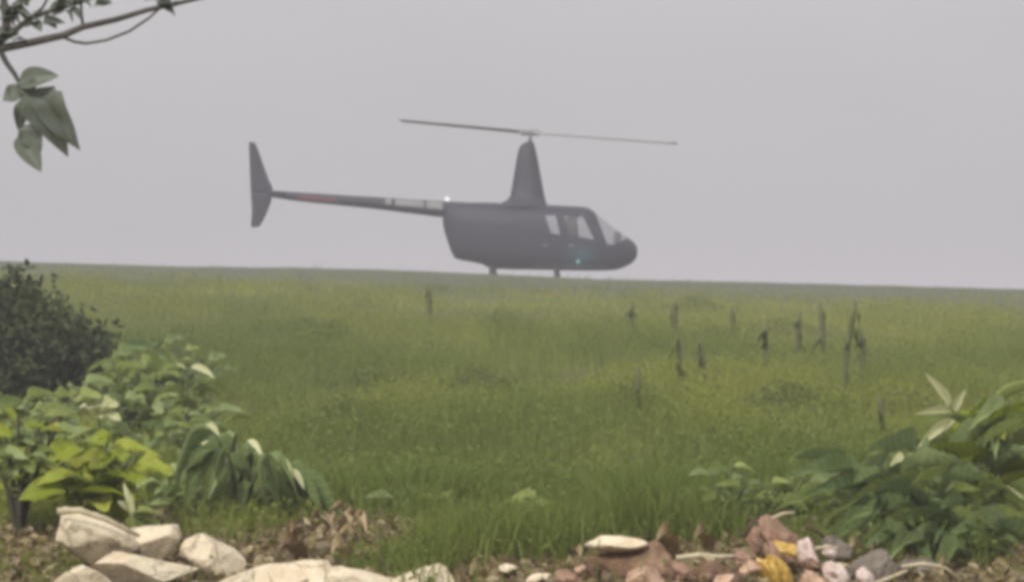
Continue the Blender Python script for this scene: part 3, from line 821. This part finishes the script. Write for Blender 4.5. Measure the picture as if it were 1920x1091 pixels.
# --- foreground left: lime plant, green plants, drooping plant
plant('lime_plant', 'bright lime green broad leaved plant behind the left rocks', 'plant', 180, 10.3, [(150, 830, 0), (205, 815, .05), (255, 850, -.05), (110, 860, .1), (160, 895, -.15), (225, 900, -.1), (195, 870, -.2), (130, 920, -.2)], ['ovate', 'ovate_wavy', 'heart'], [M['lime_leaf']], 0.16, 8, M['stem'], 9, 0.60)
plant('leafy_plant', 'mid green leafy plant at the left edge with a thick dark upright stem', 'plant', 36, 10.2, [(34, 775, 0), (5, 800, .05), (75, 790, .1), (50, 840, -.05), (110, 800, .1), (-20, 840, 0)], OV, [M['green_leaf'], M['soft_leaf'], M['lime_leaf']], 0.13, 7, M['dark_stem'], 12, 0.45, r0=0.013)
plant('leafy_plant', 'green leafy plant with a pale crown behind the lime green plant', 'plant', 190, 11.5, [(185, 768, 0), (140, 785, 0), (240, 790, .1), (290, 810, .1), (215, 830, -.1), (265, 850, 0)], OV, [M['green_leaf'], M['soft_leaf']], 0.13, 8, M['stem'], 15, 0.42)
pw = [o for o in COL.objects if o.name.startswith('leafy_plant') and o.type == 'EMPTY'][-1]
for (bx, by, tx, ty) in ((185, 770, 150, 752), (188, 768, 215, 748), (185, 775, 222, 775)):
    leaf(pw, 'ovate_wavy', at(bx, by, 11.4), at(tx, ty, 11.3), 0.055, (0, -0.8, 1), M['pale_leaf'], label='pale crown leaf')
plant('weed', 'pale green weed filling the gap between the lime green plant and the drooping plant', 'plant', 340, 10.9, [(300, 900, 0), (340, 885, .1), (370, 910, 0), (390, 940, 0), (320, 945, -.1)], LA, [M['soft_leaf'], M['green_leaf']], 0.12, 8, M['stem'], 16, 0.34)

droop = empty('drooping_plant', ground_at(455, 10.8), 'green plant with long drooping leaves standing right of the lime plant', 'plant')
gd = droop.location
rd = random.Random(21)
for k, (tx, ty, dd) in enumerate(((395, 800, 0), (470, 830, .1), (440, 812, .25), (535, 875, 0), (505, 850, -.15), (420, 842, -.2), (558, 905, .1))):
    tp = at(tx, ty, 10.8 + dd)
    pts = bezier(gd, gd.lerp(tp, 0.6) + Vector((0, 0, 0.09)), tp, 7)
    stem_part(droop, pts, [0.009, .008, .007, .006, .005, .004, .003], M['stem'])
    for i in range(8):
        a_ = rd.uniform(-1.3, 1.3)
        ln = rd.uniform(0.08, 0.22)
        base = pts[rd.choice([2, 3, 4, 5, 6, 6])]
        tip = base + Vector((a_ * 0.17 + (0.07 if tx > 480 else -0.02), rd.uniform(-.16, .06), -ln * rd.uniform(.55, 1)))
        leaf(droop, rd.choice(['lance', 'lance_flat']), base, tip, rd.uniform(0.022, 0.045), (a_ * 0.9, -1, rd.uniform(0.3, 1.0)), M['soft_leaf'])
for (bx, by, tx, ty) in ((385, 797, 412, 815), (462, 826, 492, 852), (515, 856, 552, 896), (540, 880, 572, 915), (374, 834, 405, 842)):  # highlights along the upper leaves, put in as pale leaf colour
    leaf(droop, 'ovate_flat', at(bx, by, 10.75), at(tx, ty, 10.7), 0.032, (0.3, -0.7, 1), M['pale_leaf'], label='upper leaf with its highlight painted pale')

# pale little shoot just behind the rocks
sp = empty('seedling', ground_at(255, 9.75), 'small pale green seedling directly behind the stacked left rocks', 'plant')
stem_part(sp, bezier(sp.location, at(250, 985, 9.75), at(245, 960, 9.75), 5), 0.006, M['stem'])
for (bx, by, tx, ty, w_) in ((246, 975, 240, 905, .022), (246, 962, 300, 945, .04), (246, 965, 318, 975, .045), (246, 968, 252, 1000, .05), (244, 962, 232, 935, .035), (250, 966, 285, 990, .05)):
    leaf(sp, 'ovate', at(bx, by, 9.72), at(tx, ty, 9.68), w_, (0.2, -0.8, 1), M['pale_leaf'] if w_ < .036 else M['green_leaf'])

# --- foreground right: big blue-green plant, yellow-green plant with pale blades, low weeds
plant('broad_plant', 'big loose dark green plant with arching leaves in the lower right corner', 'plant', 1740, 9.7, [(1590, 900, .1), (1650, 870, 0), (1720, 850, .1), (1780, 890, -.1), (1850, 900, 0), (1700, 940, -.2), (1820, 960, -.2), (1900, 930, 0), (1760, 980, -.3), (1890, 1010, -.2), (1640, 960, -.1), (1700, 1020, -.3), (1820, 1030, -.35)], ['lance', 'lance_flat', 'lance'], [M['blue_leaf'], M['blue_leaf'], M['blue_leaf'], M['green_leaf'], M['soft_leaf']], 0.24, 8, M['stem'], 31, 0.20)
yp = plant('tall_weed', 'tall yellow green weed at the right edge with pale blades pointing left', 'plant', 1850, 10.6, [(1800, 780, 0), (1850, 760, .1), (1900, 750, 0), (1930, 790, .1), (1870, 830, -.1), (1830, 830, -.1)], ['lance', 'lance_flat', 'ovate_flat'], [M['lime_leaf'], M['green_leaf'], M['green_leaf'], M['soft_leaf']], 0.23, 9, M['stem'], 37, 0.20)
for (bx, by, tx, ty, w_) in ((1780, 762, 1736, 698, .035), (1784, 773, 1716, 774, .032), (1790, 788, 1718, 838, .04), (1786, 790, 1758, 824, .018), (1790, 770, 1810, 730, .03)):
    leaf(yp, 'ovate_flat', at(bx, by, 10.45), at(tx, ty, 10.4), w_, (-0.1, -1, 0.5), M['pale_leaf'], label='pale blade pointing left')
for (bx, by, tx, ty, w_) in ((1810, 935, 1920, 905, .03), (1700, 860, 1660, 880, .05)):
    leaf(yp, 'lance_flat', at(bx, by, 10.2), at(tx, ty, 10.1), w_, (0, -0.6, 1), M['pale_leaf'], label='long pale blade')
plant('arching_plant', 'dark green plant arching left over the rubbish at the lower right', 'plant', 1625, 10.3, [(1555, 930, 0), (1600, 885, .1), (1650, 870, 0), (1690, 860, .1)], ['lance', 'ovate'], [M['blue_leaf'], M['green_leaf'], M['soft_leaf']], 0.22, 7, M['stem'], 41, 0.22)
plant('low_weed', 'low green weed in front of the slope left of the brown crumpled sheet', 'plant', 1370, 10.6, [(1330, 880, 0), (1370, 870, .1), (1400, 905, -.1), (1290, 915, 0), (1340, 925, -.1)], ['ovate', 'heart'], [M['green_leaf'], M['blue_leaf']], 0.09, 6, M['stem'], 43, 0.55)
plant('low_weed', 'low green weed with tangled leaves directly above the brown crumpled sheet', 'plant', 1470, 10.8, [(1440, 910, 0), (1480, 890, .1), (1520, 880, 0), (1455, 940, -.1)], ['ovate', 'lance_flat'], [M['green_leaf']], 0.10, 6, M['stem'], 47, 0.45)
plant('low_weed', 'low grey green weed in the middle foreground behind the dry brown patch', 'plant', 780, 10.9, [(730, 935, 0), (790, 925, .1), (840, 935, 0), (800, 965, -.1), (870, 955, .1)], ['ovate', 'lance'], [M['blue_leaf'], M['green_leaf']], 0.10, 7, M['stem'], 53, 0.45)
plant('low_weed', 'small green weed in the middle foreground left of the slanting pale slab', 'plant', 1010, 10.7, [(960, 945, 0), (1010, 930, .1), (1060, 950, 0), (1030, 985, -.1)], ['ovate', 'lance'], [M['green_leaf']], 0.09, 6, M['stem'], 59, 0.45)
plant('low_weed', 'low green weed with narrow leaves above the pale lying stick', 'plant', 1230, 10.6, [(1190, 930, 0), (1235, 920, .1), (1275, 945, 0), (1240, 975, -.1)], ['lance', 'ovate'], [M['green_leaf']], 0.10, 6, M['stem'], 61, 0.4)

# dry brown weed
dw = plant('dry_weed', 'withered brown weed on bare earth right of the drooping plant', 'plant', 640, 10.2, [(600, 965, 0), (650, 955, .1), (690, 968, 0), (620, 1000, -.1), (670, 1000, -.1)], ['curled', 'lance'], [M['dry_leaf']], 0.06, 5, M['pale_stick'], 67, 0.5, r0=0.006)

# --- dead stalks standing on the slope
SL = [((806, 582), (800, 536), 'dead stalk standing alone on the slope under the helicopter tail'),
      ((1187, 604), (1186, 572), 'short thin stalk, leftmost of the stalks on the right half of the slope'),
      ((1262, 606), (1261, 572), 'stout dark stalk near the skyline right of the helicopter nose'),
      ((1376, 604), (1374, 580), 'shortest faint stalk between the stout dark one and the tall thin one'),
      ((1541, 648), (1538, 574), 'tall thin straight stalk in the right of the slope'),
      ((1580, 704), (1604, 570), 'tallest leaning dark stalk on the right of the slope'),
      ((1616, 668), (1612, 618), 'straight stalk close behind the tallest leaning one'),
      ((1203, 738), (1198, 690), 'short dark stalk low on the slope, nearest to the viewer'),
      ((1268, 700), (1271, 630), 'faint bent stalk below the stout dark one'),
      ((1440, 668), (1437, 612), 'faint thin stalk left of the tall thin straight one'),
      ((1318, 690), (1312, 640), 'faint thin stalk between the bent one and the faint one to its right'),
      ((1500, 640), (1499, 590), 'very faint short stalk just left of the tall thin straight one'),
      ((1652, 765), (1646, 745), 'tiny dark stub beside the pale blades at the right')]
_D = np.linspace(10, 66, 600)
def depth_for(px, py, extra=0.08):
    """distance at which the ground (plus grass) is seen at this pixel"""
    for D in _D:
        g = ground_at(px, D)
        if g.z + extra >= at(px, py, D).z: return float(D)
    return 60.0
for k, ((bx, by), (tx, ty), lab) in enumerate(SL):
    D = depth_for(bx, by, 0.20)
    g = ground_at(bx, D)
    tp = at(tx, ty - 5, D)
    root = empty('dead_stalk', g, lab, 'stalk', 'dead stalks standing on the slope')
    r = 0.00105 * D * (1.35 if k == 2 else 0.85 if k in (1, 3, 8) else 1.0)
    mid = g.lerp(tp, 0.5) + Vector((0.03 * (-1) ** k, 0, 0))
    stem_part(root, bezier(g - Vector((0, 0, .03)), mid, tp, 6), [r * 0.7, r * 0.75, r * .8, r * .9, r, r * .55], M['stalk'])
    rd = random.Random(k)
    for i in range(5):
        b = g.lerp(tp, rd.uniform(0.35, 0.97))
        leaf(root, 'curled', b, b + Vector((rd.uniform(-.1, .1), 0, -rd.uniform(.06, .14))), 0.018, (0, -1, .2), M['green_leaf'], 'dead_leaf')

# --- darker weed clumps on the slope
CL = [(700, 722, 110, 'wide dark weed clump left of centre on the slope'), (895, 722, 80, 'dark weed clump in the middle of the slope'), (620, 634, 70, 'small dark weed clump on the upper slope under the tail boom'),
      (940, 612, 70, 'arched weed clump on the upper slope under the helicopter belly'), (575, 625, 60, 'weed clump on the upper left slope nearest the bush'), (1180, 768, 110, 'weed clump below the short dark stalk'),
      (1700, 770, 150, 'weed clump beside the pale blades at the right'), (650, 800, 120, 'weed clump low on the slope right of the drooping plant'), (350, 650, 110, 'broad dark weed clump right of the bush'), (1010, 790, 100, 'weed clump low in the middle of the slope'),
      (1480, 760, 130, 'weed clump on the lower right slope'), (1340, 640, 90, 'pale weed clump among the stalks')]
CL += [(rng.uniform(250, 1900), rng.uniform(570, 860), rng.uniform(60, 170), '') for _ in range(5)]
PP, SZ = [], []
for k, (px, py, wpx, lab) in enumerate(CL):
    D = depth_for(px, py, 0.03)
    g = ground_at(px, D)
    wm = wpx * D / FPX / 2
    nn = int(700 + wm * 1400)
    q = rng.normal(size=(nn, 2)) * np.array([wm * 0.9, wm * 1.2])
    zz = gz(q[:, 0] + g.x, q[:, 1] + g.y)
    hh = rng.random(nn) * rng.uniform(0.10, 0.18) * np.exp(-(q[:, 0] / wm) ** 2) + 0.04
    PP.append(np.stack([q[:, 0] + g.x, q[:, 1] + g.y, zz + hh], -1)); SZ.append(rng.uniform(0.016, 0.038, nn))
PP = np.concatenate(PP); SZ = np.concatenate(SZ)
me = leaflets(PP, SZ, rng.random(len(PP)), 'tall_weeds', M['dark_weed'], 0.7)
tag(link('tall_weeds', me, None), 'darker taller weeds in patches on the slope', None, None, 'stuff')

# ------------------------------------------------------------------ rocks and rubbish in front
def rock_mesh(seed, planes=14, rough=0.03, sub=5):
    rd = np.random.default_rng(seed)
    bm = bmesh.new(); bmesh.ops.create_icosphere(bm, subdivisions=sub, radius=1)
    V = np.array([v.co[:] for v in bm.verts])
    for _ in range(planes):
        nrm = rd.normal(size=3); nrm /= np.linalg.norm(nrm)
        d = rd.uniform(0.42, 0.82)
        ex = V @ nrm - d
        V = V - np.where(ex > 0, ex, 0)[:, None] * nrm[None] * 0.96
    nzv = fbm(V[:, 0] * 2.2 + seed, V[:, 1] * 2.2 + V[:, 2] * 1.7, 4) - 0.5
    n2 = fbm(V[:, 0] * 7 + seed * 3, V[:, 1] * 6 + V[:, 2] * 6.5, 3) - 0.5
    V = V * (1 + nzv[:, None] * rough * 7 + n2[:, None] * 0.05)
    for v, c in zip(bm.verts, V): v.co = c
    me = bpy.data.meshes.new('rock'); bm.to_mesh(me); bm.free()
    me.polygons.foreach_set('use_smooth', [True] * len(me.polygons))
    return me
def rock(box_px, D, depth, seed, label, mat, rot=(0, 0, 0), name='rock', cat='rock', planes=14, rough=0.03, group=None, maker=rock_mesh):
    x0, y0, x1, y1 = box_px
    c = at((x0 + x1) / 2, (y0 + y1) / 2, D)
    me = maker(seed, planes, rough)
    me.name = name
    V = np.array([v.co[:] for v in me.vertices])
    rot_m = np.array(Matrix.Rotation(rot[1], 3, 'Y') @ Matrix.Rotation(rot[2], 3, 'Z') @ Matrix.Rotation(rot[0], 3, 'X'))
    V = V / np.abs(V).max(0)
    V[:, 2] *= 0.55 + 0.0 * V[:, 2]
    V = V @ rot_m.T
    V = V - (V.max(0) + V.min(0)) / 2
    V = V / np.abs(V).max(0)
    V = V * np.array([(x1 - x0) / 2 * D / FPX, depth / 2, (y1 - y0) / 2 * D / FPX])
    me.vertices.foreach_set('co', V.astype(np.float32).ravel()); me.update()
    me.set_sharp_from_angle(angle=R(38))
    o = tag(link(name, me, mat), label, cat, group)
    o.location = c
    return o
RG = 'pale beige rocks heaped at the lower left'
rock((106, 950, 262, 1062), 9.15, 0.22, 5, 'rounded beige rock, leftmost and highest of the pale rock heap', M['rock'], (0, 0.25, 0.4), group=RG)
rock((222, 983, 342, 1072), 9.25, 0.2, 8, 'beige rock with a humped top behind the seedling side of the heap', M['rock'], (0, -0.1, 0.8), group=RG)
rock((140, 1030, 374, 1120), 8.85, 0.3, 13, 'long flat beige rock under the two highest rocks of the heap', M['rock'], (0, -0.12, 0.1), group=RG)
rock((100, 1055, 215, 1150), 8.6, 0.24, 17, 'beige rock cut by the lower left picture edge in front of the heap', M['rock'], (0, -0.3, 0.3), group=RG)
rock((338, 998, 462, 1085), 9.1, 0.16, 19, 'slanting beige slab leaning on the right of the heap', M['rock'], (0, 0.5, 0.2), planes=7, group=RG)
rock((380, 1048, 640, 1150), 8.8, 0.3, 23, 'wide beige rock with a peaked top at the bottom edge', M['rock'], (0, -0.08, 0.2), group=RG)
rock((600, 1056, 760, 1150), 8.85, 0.26, 29, 'beige rock beside the wide peaked one, right of it', M['rock'], (0, 0.15, 0.4), group=RG)
rock((738, 1054, 866, 1140), 8.9, 0.2, 37, 'small beige rock at the right end of the pale rocks', M['rock'], (0, 0.12, 0.9), group=RG)
rock((935, 1056, 972, 1078), 9.0, 0.05, 43, 'pale pebble on the earth right of the beige rocks', M['rock'], name='pebble', cat='stone')
rock((985, 1072, 1045, 1110), 8.9, 0.1, 47, 'olive grey stone at the bottom edge in the middle', M['rock'], name='stone', cat='stone')
rock((1075, 1058, 1098, 1076), 9.0, 0.03, 53, 'small pinkish pebble beside the brown rock', M['tan_rock'], name='pebble', cat='stone')
rock((1098, 1014, 1270, 1130), 9.0, 0.26, 59, 'rust brown rock under the thin pale slab', M['brown_rock'], (0, 0.1, 0.2), planes=8)
rock((1094, 1003, 1215, 1034), 8.98, 0.16, 61, 'thin pale slab forming the upper edge of the rust brown rock', M['rock'], (0, 0.02, 0.1), name='stone_slab', cat='stone', planes=6)  # pale upper edge of the brown rock, modelled as a separate slab
rock((1172, 1060, 1275, 1130), 8.75, 0.18, 67, 'pinkish tan rock in front of the rust brown rock', M['tan_rock'], (0, 0.12, 0.5))
rock((1290, 1050, 1400, 1130), 8.9, 0.2, 71, 'brown stone below the pale lying stick', M['brown_rock'], name='stone', cat='stone')
rock((1336, 1074, 1380, 1110), 8.7, 0.08, 73, 'cream stone at the bottom edge left of the ochre wrapper', M['tan_rock'], name='stone', cat='stone')
rock((1385, 1050, 1428, 1085), 8.85, 0.07, 79, 'cream stone touching the ochre wrapper', M['tan_rock'], name='stone', cat='stone')
rock((1540, 1000, 1600, 1050), 9.3, 0.1, 83, 'grey stone behind the pinkish plastic scraps', M['grey_rock'], name='stone', cat='stone')
rock((1590, 1030, 1680, 1120), 8.9, 0.18, 89, 'dark grey brown stone right of the pinkish plastic scraps', M['grey_rock'], name='stone', cat='stone')
rock((1665, 1045, 1760, 1110), 9.1, 0.16, 97, 'grey brown stone under the pale crooked twig', M['grey_rock'], name='stone', cat='stone')

def crumple_mesh(seed, planes, rough):
    rd = np.random.default_rng(seed)
    bm = bmesh.new(); bmesh.ops.create_icosphere(bm, subdivisions=3, radius=1)
    bmesh.ops.subdivide_edges(bm, edges=bm.edges[:], cuts=1, use_grid_fill=True)
    V = np.array([v.co[:] for v in bm.verts])
    c = rd.normal(size=(46, 3)); c /= np.linalg.norm(c, axis=1)[:, None]
    hgt = rd.uniform(0.55, 1.25, 46)
    d = np.linalg.norm(V[:, None] - c[None], axis=2)
    o2 = np.argsort(d, axis=1)[:, :3]
    dd = np.take_along_axis(d, o2, 1) + 0.03
    wgt = (1 / dd ** 2); wgt /= wgt.sum(1)[:, None]
    r = (hgt[o2] * wgt).sum(1) * (1 + rd.normal(0, 0.035, len(V)))
    V = V * r[:, None]
    for v, co_ in zip(bm.verts, V): v.co = co_
    me = bpy.data.meshes.new('sheet'); bm.to_mesh(me); bm.free()
    return me
rock((1396, 964, 1506, 1075), 9.25, 0.2, 3, 'crumpled reddish brown sheet standing up among the rubbish', M['brown_bag'], (0.3, 0.6, 0.4), 'crumpled_sheet', 'rubbish', maker=crumple_mesh)
rock((1416, 1036, 1496, 1130), 8.9, 0.14, 11, 'crumpled ochre yellow wrapper at the bottom edge', M['ochre_bag'], (0, 0.9, 0.4), 'crumpled_wrapper', 'rubbish', maker=crumple_mesh)
rock((1492, 1006, 1536, 1082), 8.95, 0.08, 15, 'tall pinkish white plastic scrap beside the brown sheet', M['pink_bag'], (0, 1.0, 0.4), 'plastic_scrap', 'rubbish', maker=crumple_mesh, group='pinkish plastic scraps')
rock((1540, 1050, 1602, 1110), 8.8, 0.10, 18, 'whitish plastic scrap at the bottom edge right of the pinkish one', M['pink_bag'], (0, 0.6, 0.4), 'plastic_scrap', 'rubbish', maker=crumple_mesh, group='pinkish plastic scraps')
rock((1500, 1068, 1556, 1120), 8.75, 0.10, 22, 'dull pink plastic scrap lowest between ochre wrapper and whitish scrap', M['tan_rock'], (0, 0.3, 0.4), 'plastic_scrap', 'rubbish', maker=crumple_mesh, group='pinkish plastic scraps')

for (bx_, D, dep, sd, lab, mt) in (
        ((1300, 1062, 1342, 1100), 8.8, 0.06, 31, 'rust red broken piece just left of the cream bottom stone', 'brown_rock'), ((1452, 1012, 1500, 1046), 9.1, 0.05, 32, 'orange tan scrap on the shoulder of the brown sheet', 'ochre_bag'),
        ((1540, 1020, 1572, 1048), 9.05, 0.05, 33, 'small white scrap above the whitish plastic scrap', 'pink_bag'), ((1604, 1062, 1640, 1100), 8.7, 0.05, 34, 'small white scrap below the dark grey brown stone', 'pink_bag'),
        ((1500, 1044, 1542, 1076), 8.85, 0.06, 35, 'dark red broken piece wedged between the pinkish scraps', 'brown_rock'), ((1240, 1050, 1300, 1090), 8.95, 0.08, 36, 'brown crumpled scrap beside the pinkish tan rock', 'brown_bag'),
        ((1040, 1066, 1092, 1100), 8.85, 0.06, 38, 'brown crumpled scrap between the olive grey stone and rust brown rock', 'brown_bag'), ((1376, 1030, 1420, 1060), 9.1, 0.06, 39, 'reddish crumpled scrap against the left foot of the brown sheet', 'brown_bag')):
    rock(bx_, D, dep, sd, lab, M[mt], (0.2 * sd % 1, 0.3, 0.5), 'scrap', 'rubbish', maker=crumple_mesh, group='small scraps among the rubbish')

def stick(pts, D, r, mat, label, name='stick'):
    P = [at(px, py, D + (d[0] if d else 0)) for px, py, *d in pts]
    base = P[0].copy()
    V, F = tube([p - base for p in P], [r * (1 - 0.5 * i / (len(P) - 1)) for i in range(len(P))], 8)
    o = tag(part(name, V, F, mat), label, 'stick'); o.location = base
    return o
stick([(1268, 1046), (1310, 1040), (1350, 1043), (1402, 1040)], 9.1, 0.010, M['pale_stick'], 'pale straight stick lying on the stones left of the brown sheet')
stick([(1394, 1006), (1408, 985), (1424, 966)], 9.15, 0.009, M['dark_stick'], 'short dark stick poking up left of the brown sheet')
stick([(1690, 1062), (1730, 1056), (1770, 1062), (1800, 1084)], 9.0, 0.007, M['pale_stick'], 'pale crooked twig over the grey stones at the lower right', 'twig')
stick([(1640, 1094), (1680, 1078), (1702, 1068)], 8.8, 0.008, M['pale_stick'], 'short pale twig slanting up beside the dark grey stone', 'twig')
stick([(1448, 972), (1468, 962), (1490, 960)], 9.2, 0.007, M['pale_stick'], 'tiny pale twig on top of the brown sheet', 'twig')
stick([(1528, 1028), (1550, 1024), (1572, 1026)], 9.0, 0.006, M['pale_stick'], 'whitish splinter beside the tall pinkish scrap', 'twig')
stick([(1512, 985), (1530, 994), (1545, 1006)], 9.2, 0.010, M['dark_stick'], 'dark stick behind the tall pinkish scrap')
stick([(108, 958), (150, 956), (200, 974), (262, 1004)], 9.05, 0.012, M['pale_stick'], 'pale dry stick lying over the two highest rocks')

# single dead leaves lying in front that can be told apart
DL = [((880, 1080), (925, 1062), 'dark brown dead leaf right of the beige rocks'), ((925, 1085), (985, 1078), 'brown dead leaf flat on the earth behind the olive grey stone'), ((1050, 1090), (1075, 1062), 'dead leaf upright between the pebble and the olive grey stone'),
      ((545, 1000), (575, 978), 'pale dead leaf beside the withered weed'), ((520, 1036), (600, 1020), 'tan dead leaf behind the wide peaked rock'), ((620, 1040), (680, 1020), 'tan dead leaf below the withered weed'),
      ((1300, 1012), (1352, 1004), 'straw coloured dead leaf above the pale lying stick'), ((1228, 1016), (1288, 1010), 'dead leaf between the pale slab and the lying stick')]
rd = random.Random(5)
for k in range(18):
    qx, qy = rd.uniform(1080, 1800), rd.uniform(1030, 1085)
    DL.append(((qx, qy), (qx + rd.uniform(-45, 45), qy - rd.uniform(4, 26)), 'brown dead leaf among the rubbish at the lower right'))
for (a_, b_, lab) in DL:
    D = 9.4 if a_[1] < 1050 else 9.0
    A, B = at(*a_, D), at(*b_, D + 0.05) - Vector((0, 0, 0.012))
    m_ = LEAF['curled'].copy(); m_.materials.clear(); m_.materials.append(M['dry_leaf']); m_.name = 'dead_leaf'
    o = bpy.data.objects.new('dead_leaf', m_); COL.objects.link(o)
    d = (B - A); ln = d.length; d.normalize(); nn = Vector((0, -0.5, 1)); nn = (nn - d * nn.dot(d)).normalized(); xx = d.cross(nn); w_ = ln * 0.5
    o.matrix_world = Matrix(((xx.x * w_, d.x * ln, nn.x * ln, A.x), (xx.y * w_, d.y * ln, nn.y * ln, A.y), (xx.z * w_, d.z * ln, nn.z * ln, A.z), (0, 0, 0, 1)))
    tag(o, lab, 'leaf', 'dead leaves on the earth')

# ------------------------------------------------------------------ tree whose branches hang in at the upper left
TD = 7.0
tg = Vector((-1.95, TD, float(gz(-1.95, TD))))
tree = empty('tree', tg, 'tree at the left reaching in at the top with grey green hanging leaves', 'tree')
def limb(pts, r0, r1, name='branch', mat=None, seg=7):
    P = [p if isinstance(p, Vector) else at(p[0], p[1], TD + (p[2] if len(p) > 2 else 0)) for p in pts]
    n_ = len(P)
    return stem_part(tree, P, [r0 + (r1 - r0) * i / (n_ - 1) for i in range(n_)], mat or M['bark'], name, seg)
limb([tg - Vector((0, 0, .1)), tg + Vector((0.02, 0, 0.5)), tg + Vector((-0.02, .02, 1.1)), tg + Vector((0.05, 0, 1.6)), tg + Vector((0.0, .05, 2.2)), tg + Vector((0.06, .1, 2.9))], 0.10, 0.04, 'trunk', None, 12)
J = tg + Vector((0.05, 0, 1.6))
limb([J, at(-280, 150, TD), at(-80, 110, TD), at(0, 92, TD), at(60, 80, TD), at(118, 67, TD), at(156, 51, TD), at(218, 37, TD), at(274, 20, TD), at(336, 6, TD), at(420, -14, TD), at(520, -40, TD)], 0.013, 0.004)
limb([(118, 70), (140, 79), (162, 82), (199, 76), (243, 59), (280, 34), (300, 16)], 0.004, 0.003, 'twig')
limb([at(-80, 110, TD), at(-20, 95, TD), at(10, 72, TD), at(40, 48, TD), at(62, 31, TD), at(105, 18, TD), at(150, 5, TD), at(210, -20, TD)], 0.010, 0.004)
limb([(156, 51), (153, 30), (152, 10), (150, -30)], 0.004, 0.003, 'twig')
limb([(62, 31), (80, 15), (88, 0), (92, -30)], 0.004, 0.003, 'twig')
limb([(10, 72), (12, 40), (8, 10), (4, -30)], 0.012, 0.008)
limb([at(-20, 95, TD), at(2, 98, TD), at(12, 118, TD), at(28, 140, TD), at(38, 160, TD), at(44, 200, TD), at(40, 250, TD)], 0.009, 0.003, 'twig')
limb([tg + Vector((0.0, .05, 2.2)), at(-200, -60, TD), at(-20, -50, TD), at(150, -60, TD)], 0.02, 0.006)
def tleaf(a_, b_, wpx, kind='ovate_flat', nrm=(0.15, -1, 0.25)):
    leaf(tree, kind, at(a_[0], a_[1], TD), at(b_[0], b_[1], TD - 0.02), wpx * TD / FPX, nrm, M['tree_leaf'])
tleaf((36, 160), (110, 140), 46, 'ovate_flat', (0, -1, .5))
tleaf((40, 168), (3, 184), 38, 'ovate_wavy')
tleaf((60, 172), (130, 294), 84, 'heart', (0.1, -1, .1))
tleaf((86, 176), (139, 288), 66, 'heart', (-0.2, -1, .1))
tleaf((42, 190), (36, 244), 28, 'ovate')
tleaf((44, 235), (74, 285), 44, 'ovate_wavy')
tleaf((34, 256), (78, 322), 44, 'ovate_flat', (0.3, -1, 0))
tleaf((40, 150), (60, 182), 40, 'ovate_wavy')
rd = random.Random(77)
for (cx, cy, n_, sp_) in ((14, 20, 14, 22), (12, 70, 10, 18), (70, 38, 7, 18), (125, 8, 9, 22), (310, 2, 12, 24), (60, 4, 6, 18), (200, -6, 4, 25)):
    for i in range(n_):
        bx, by = cx + rd.uniform(-sp_, sp_), cy + rd.uniform(-sp_, sp_) * 0.6
        an = rd.uniform(0, 6.28); ln = rd.uniform(26, 50)
        tleaf((bx, by), (bx + math.cos(an) * ln, by + math.sin(an) * ln * 0.5 ), rd.uniform(12, 22), rd.choice(['ovate_flat', 'ovate', 'lance_flat']), (rd.uniform(-.5, .5), -0.6, rd.uniform(.3, 1)))
for i in range(26):                              # the crown going on above the picture
    b = tg + Vector((rd.uniform(-0.6, 0.8), rd.uniform(-0.4, 0.5), rd.uniform(2.2, 3.1)))
    d = Vector((rd.uniform(-1, 1), rd.uniform(-1, 1), rd.uniform(-.7, .2))).normalized() * rd.uniform(.08, .15)
    leaf(tree, rd.choice(['ovate', 'heart']), b, b + d, 0.06, (0, -.3, 1), M['tree_leaf'])

# ------------------------------------------------------------------ haze over the whole scene
hz, n, l = new_mat('haze')
pv = n("ShaderNodeVolumePrincipled")
pv.inputs['Color'].default_value = (0.72, 0.695, 0.775, 1)
pv.inputs['Density'].default_value = 0.0036
pv.inputs['Anisotropy'].default_value = 0.0
o_ = n("ShaderNodeOutputMaterial"); l(pv.outputs[0], o_.inputs['Volume'])
zb, zt = float(Z.min()) - 1.0, 6.9
bmz = box((0, 270, (zb + zt) / 2), (640, 700, zt - zb))
tag(bm_part('haze', bmz, hz), kind='stuff')
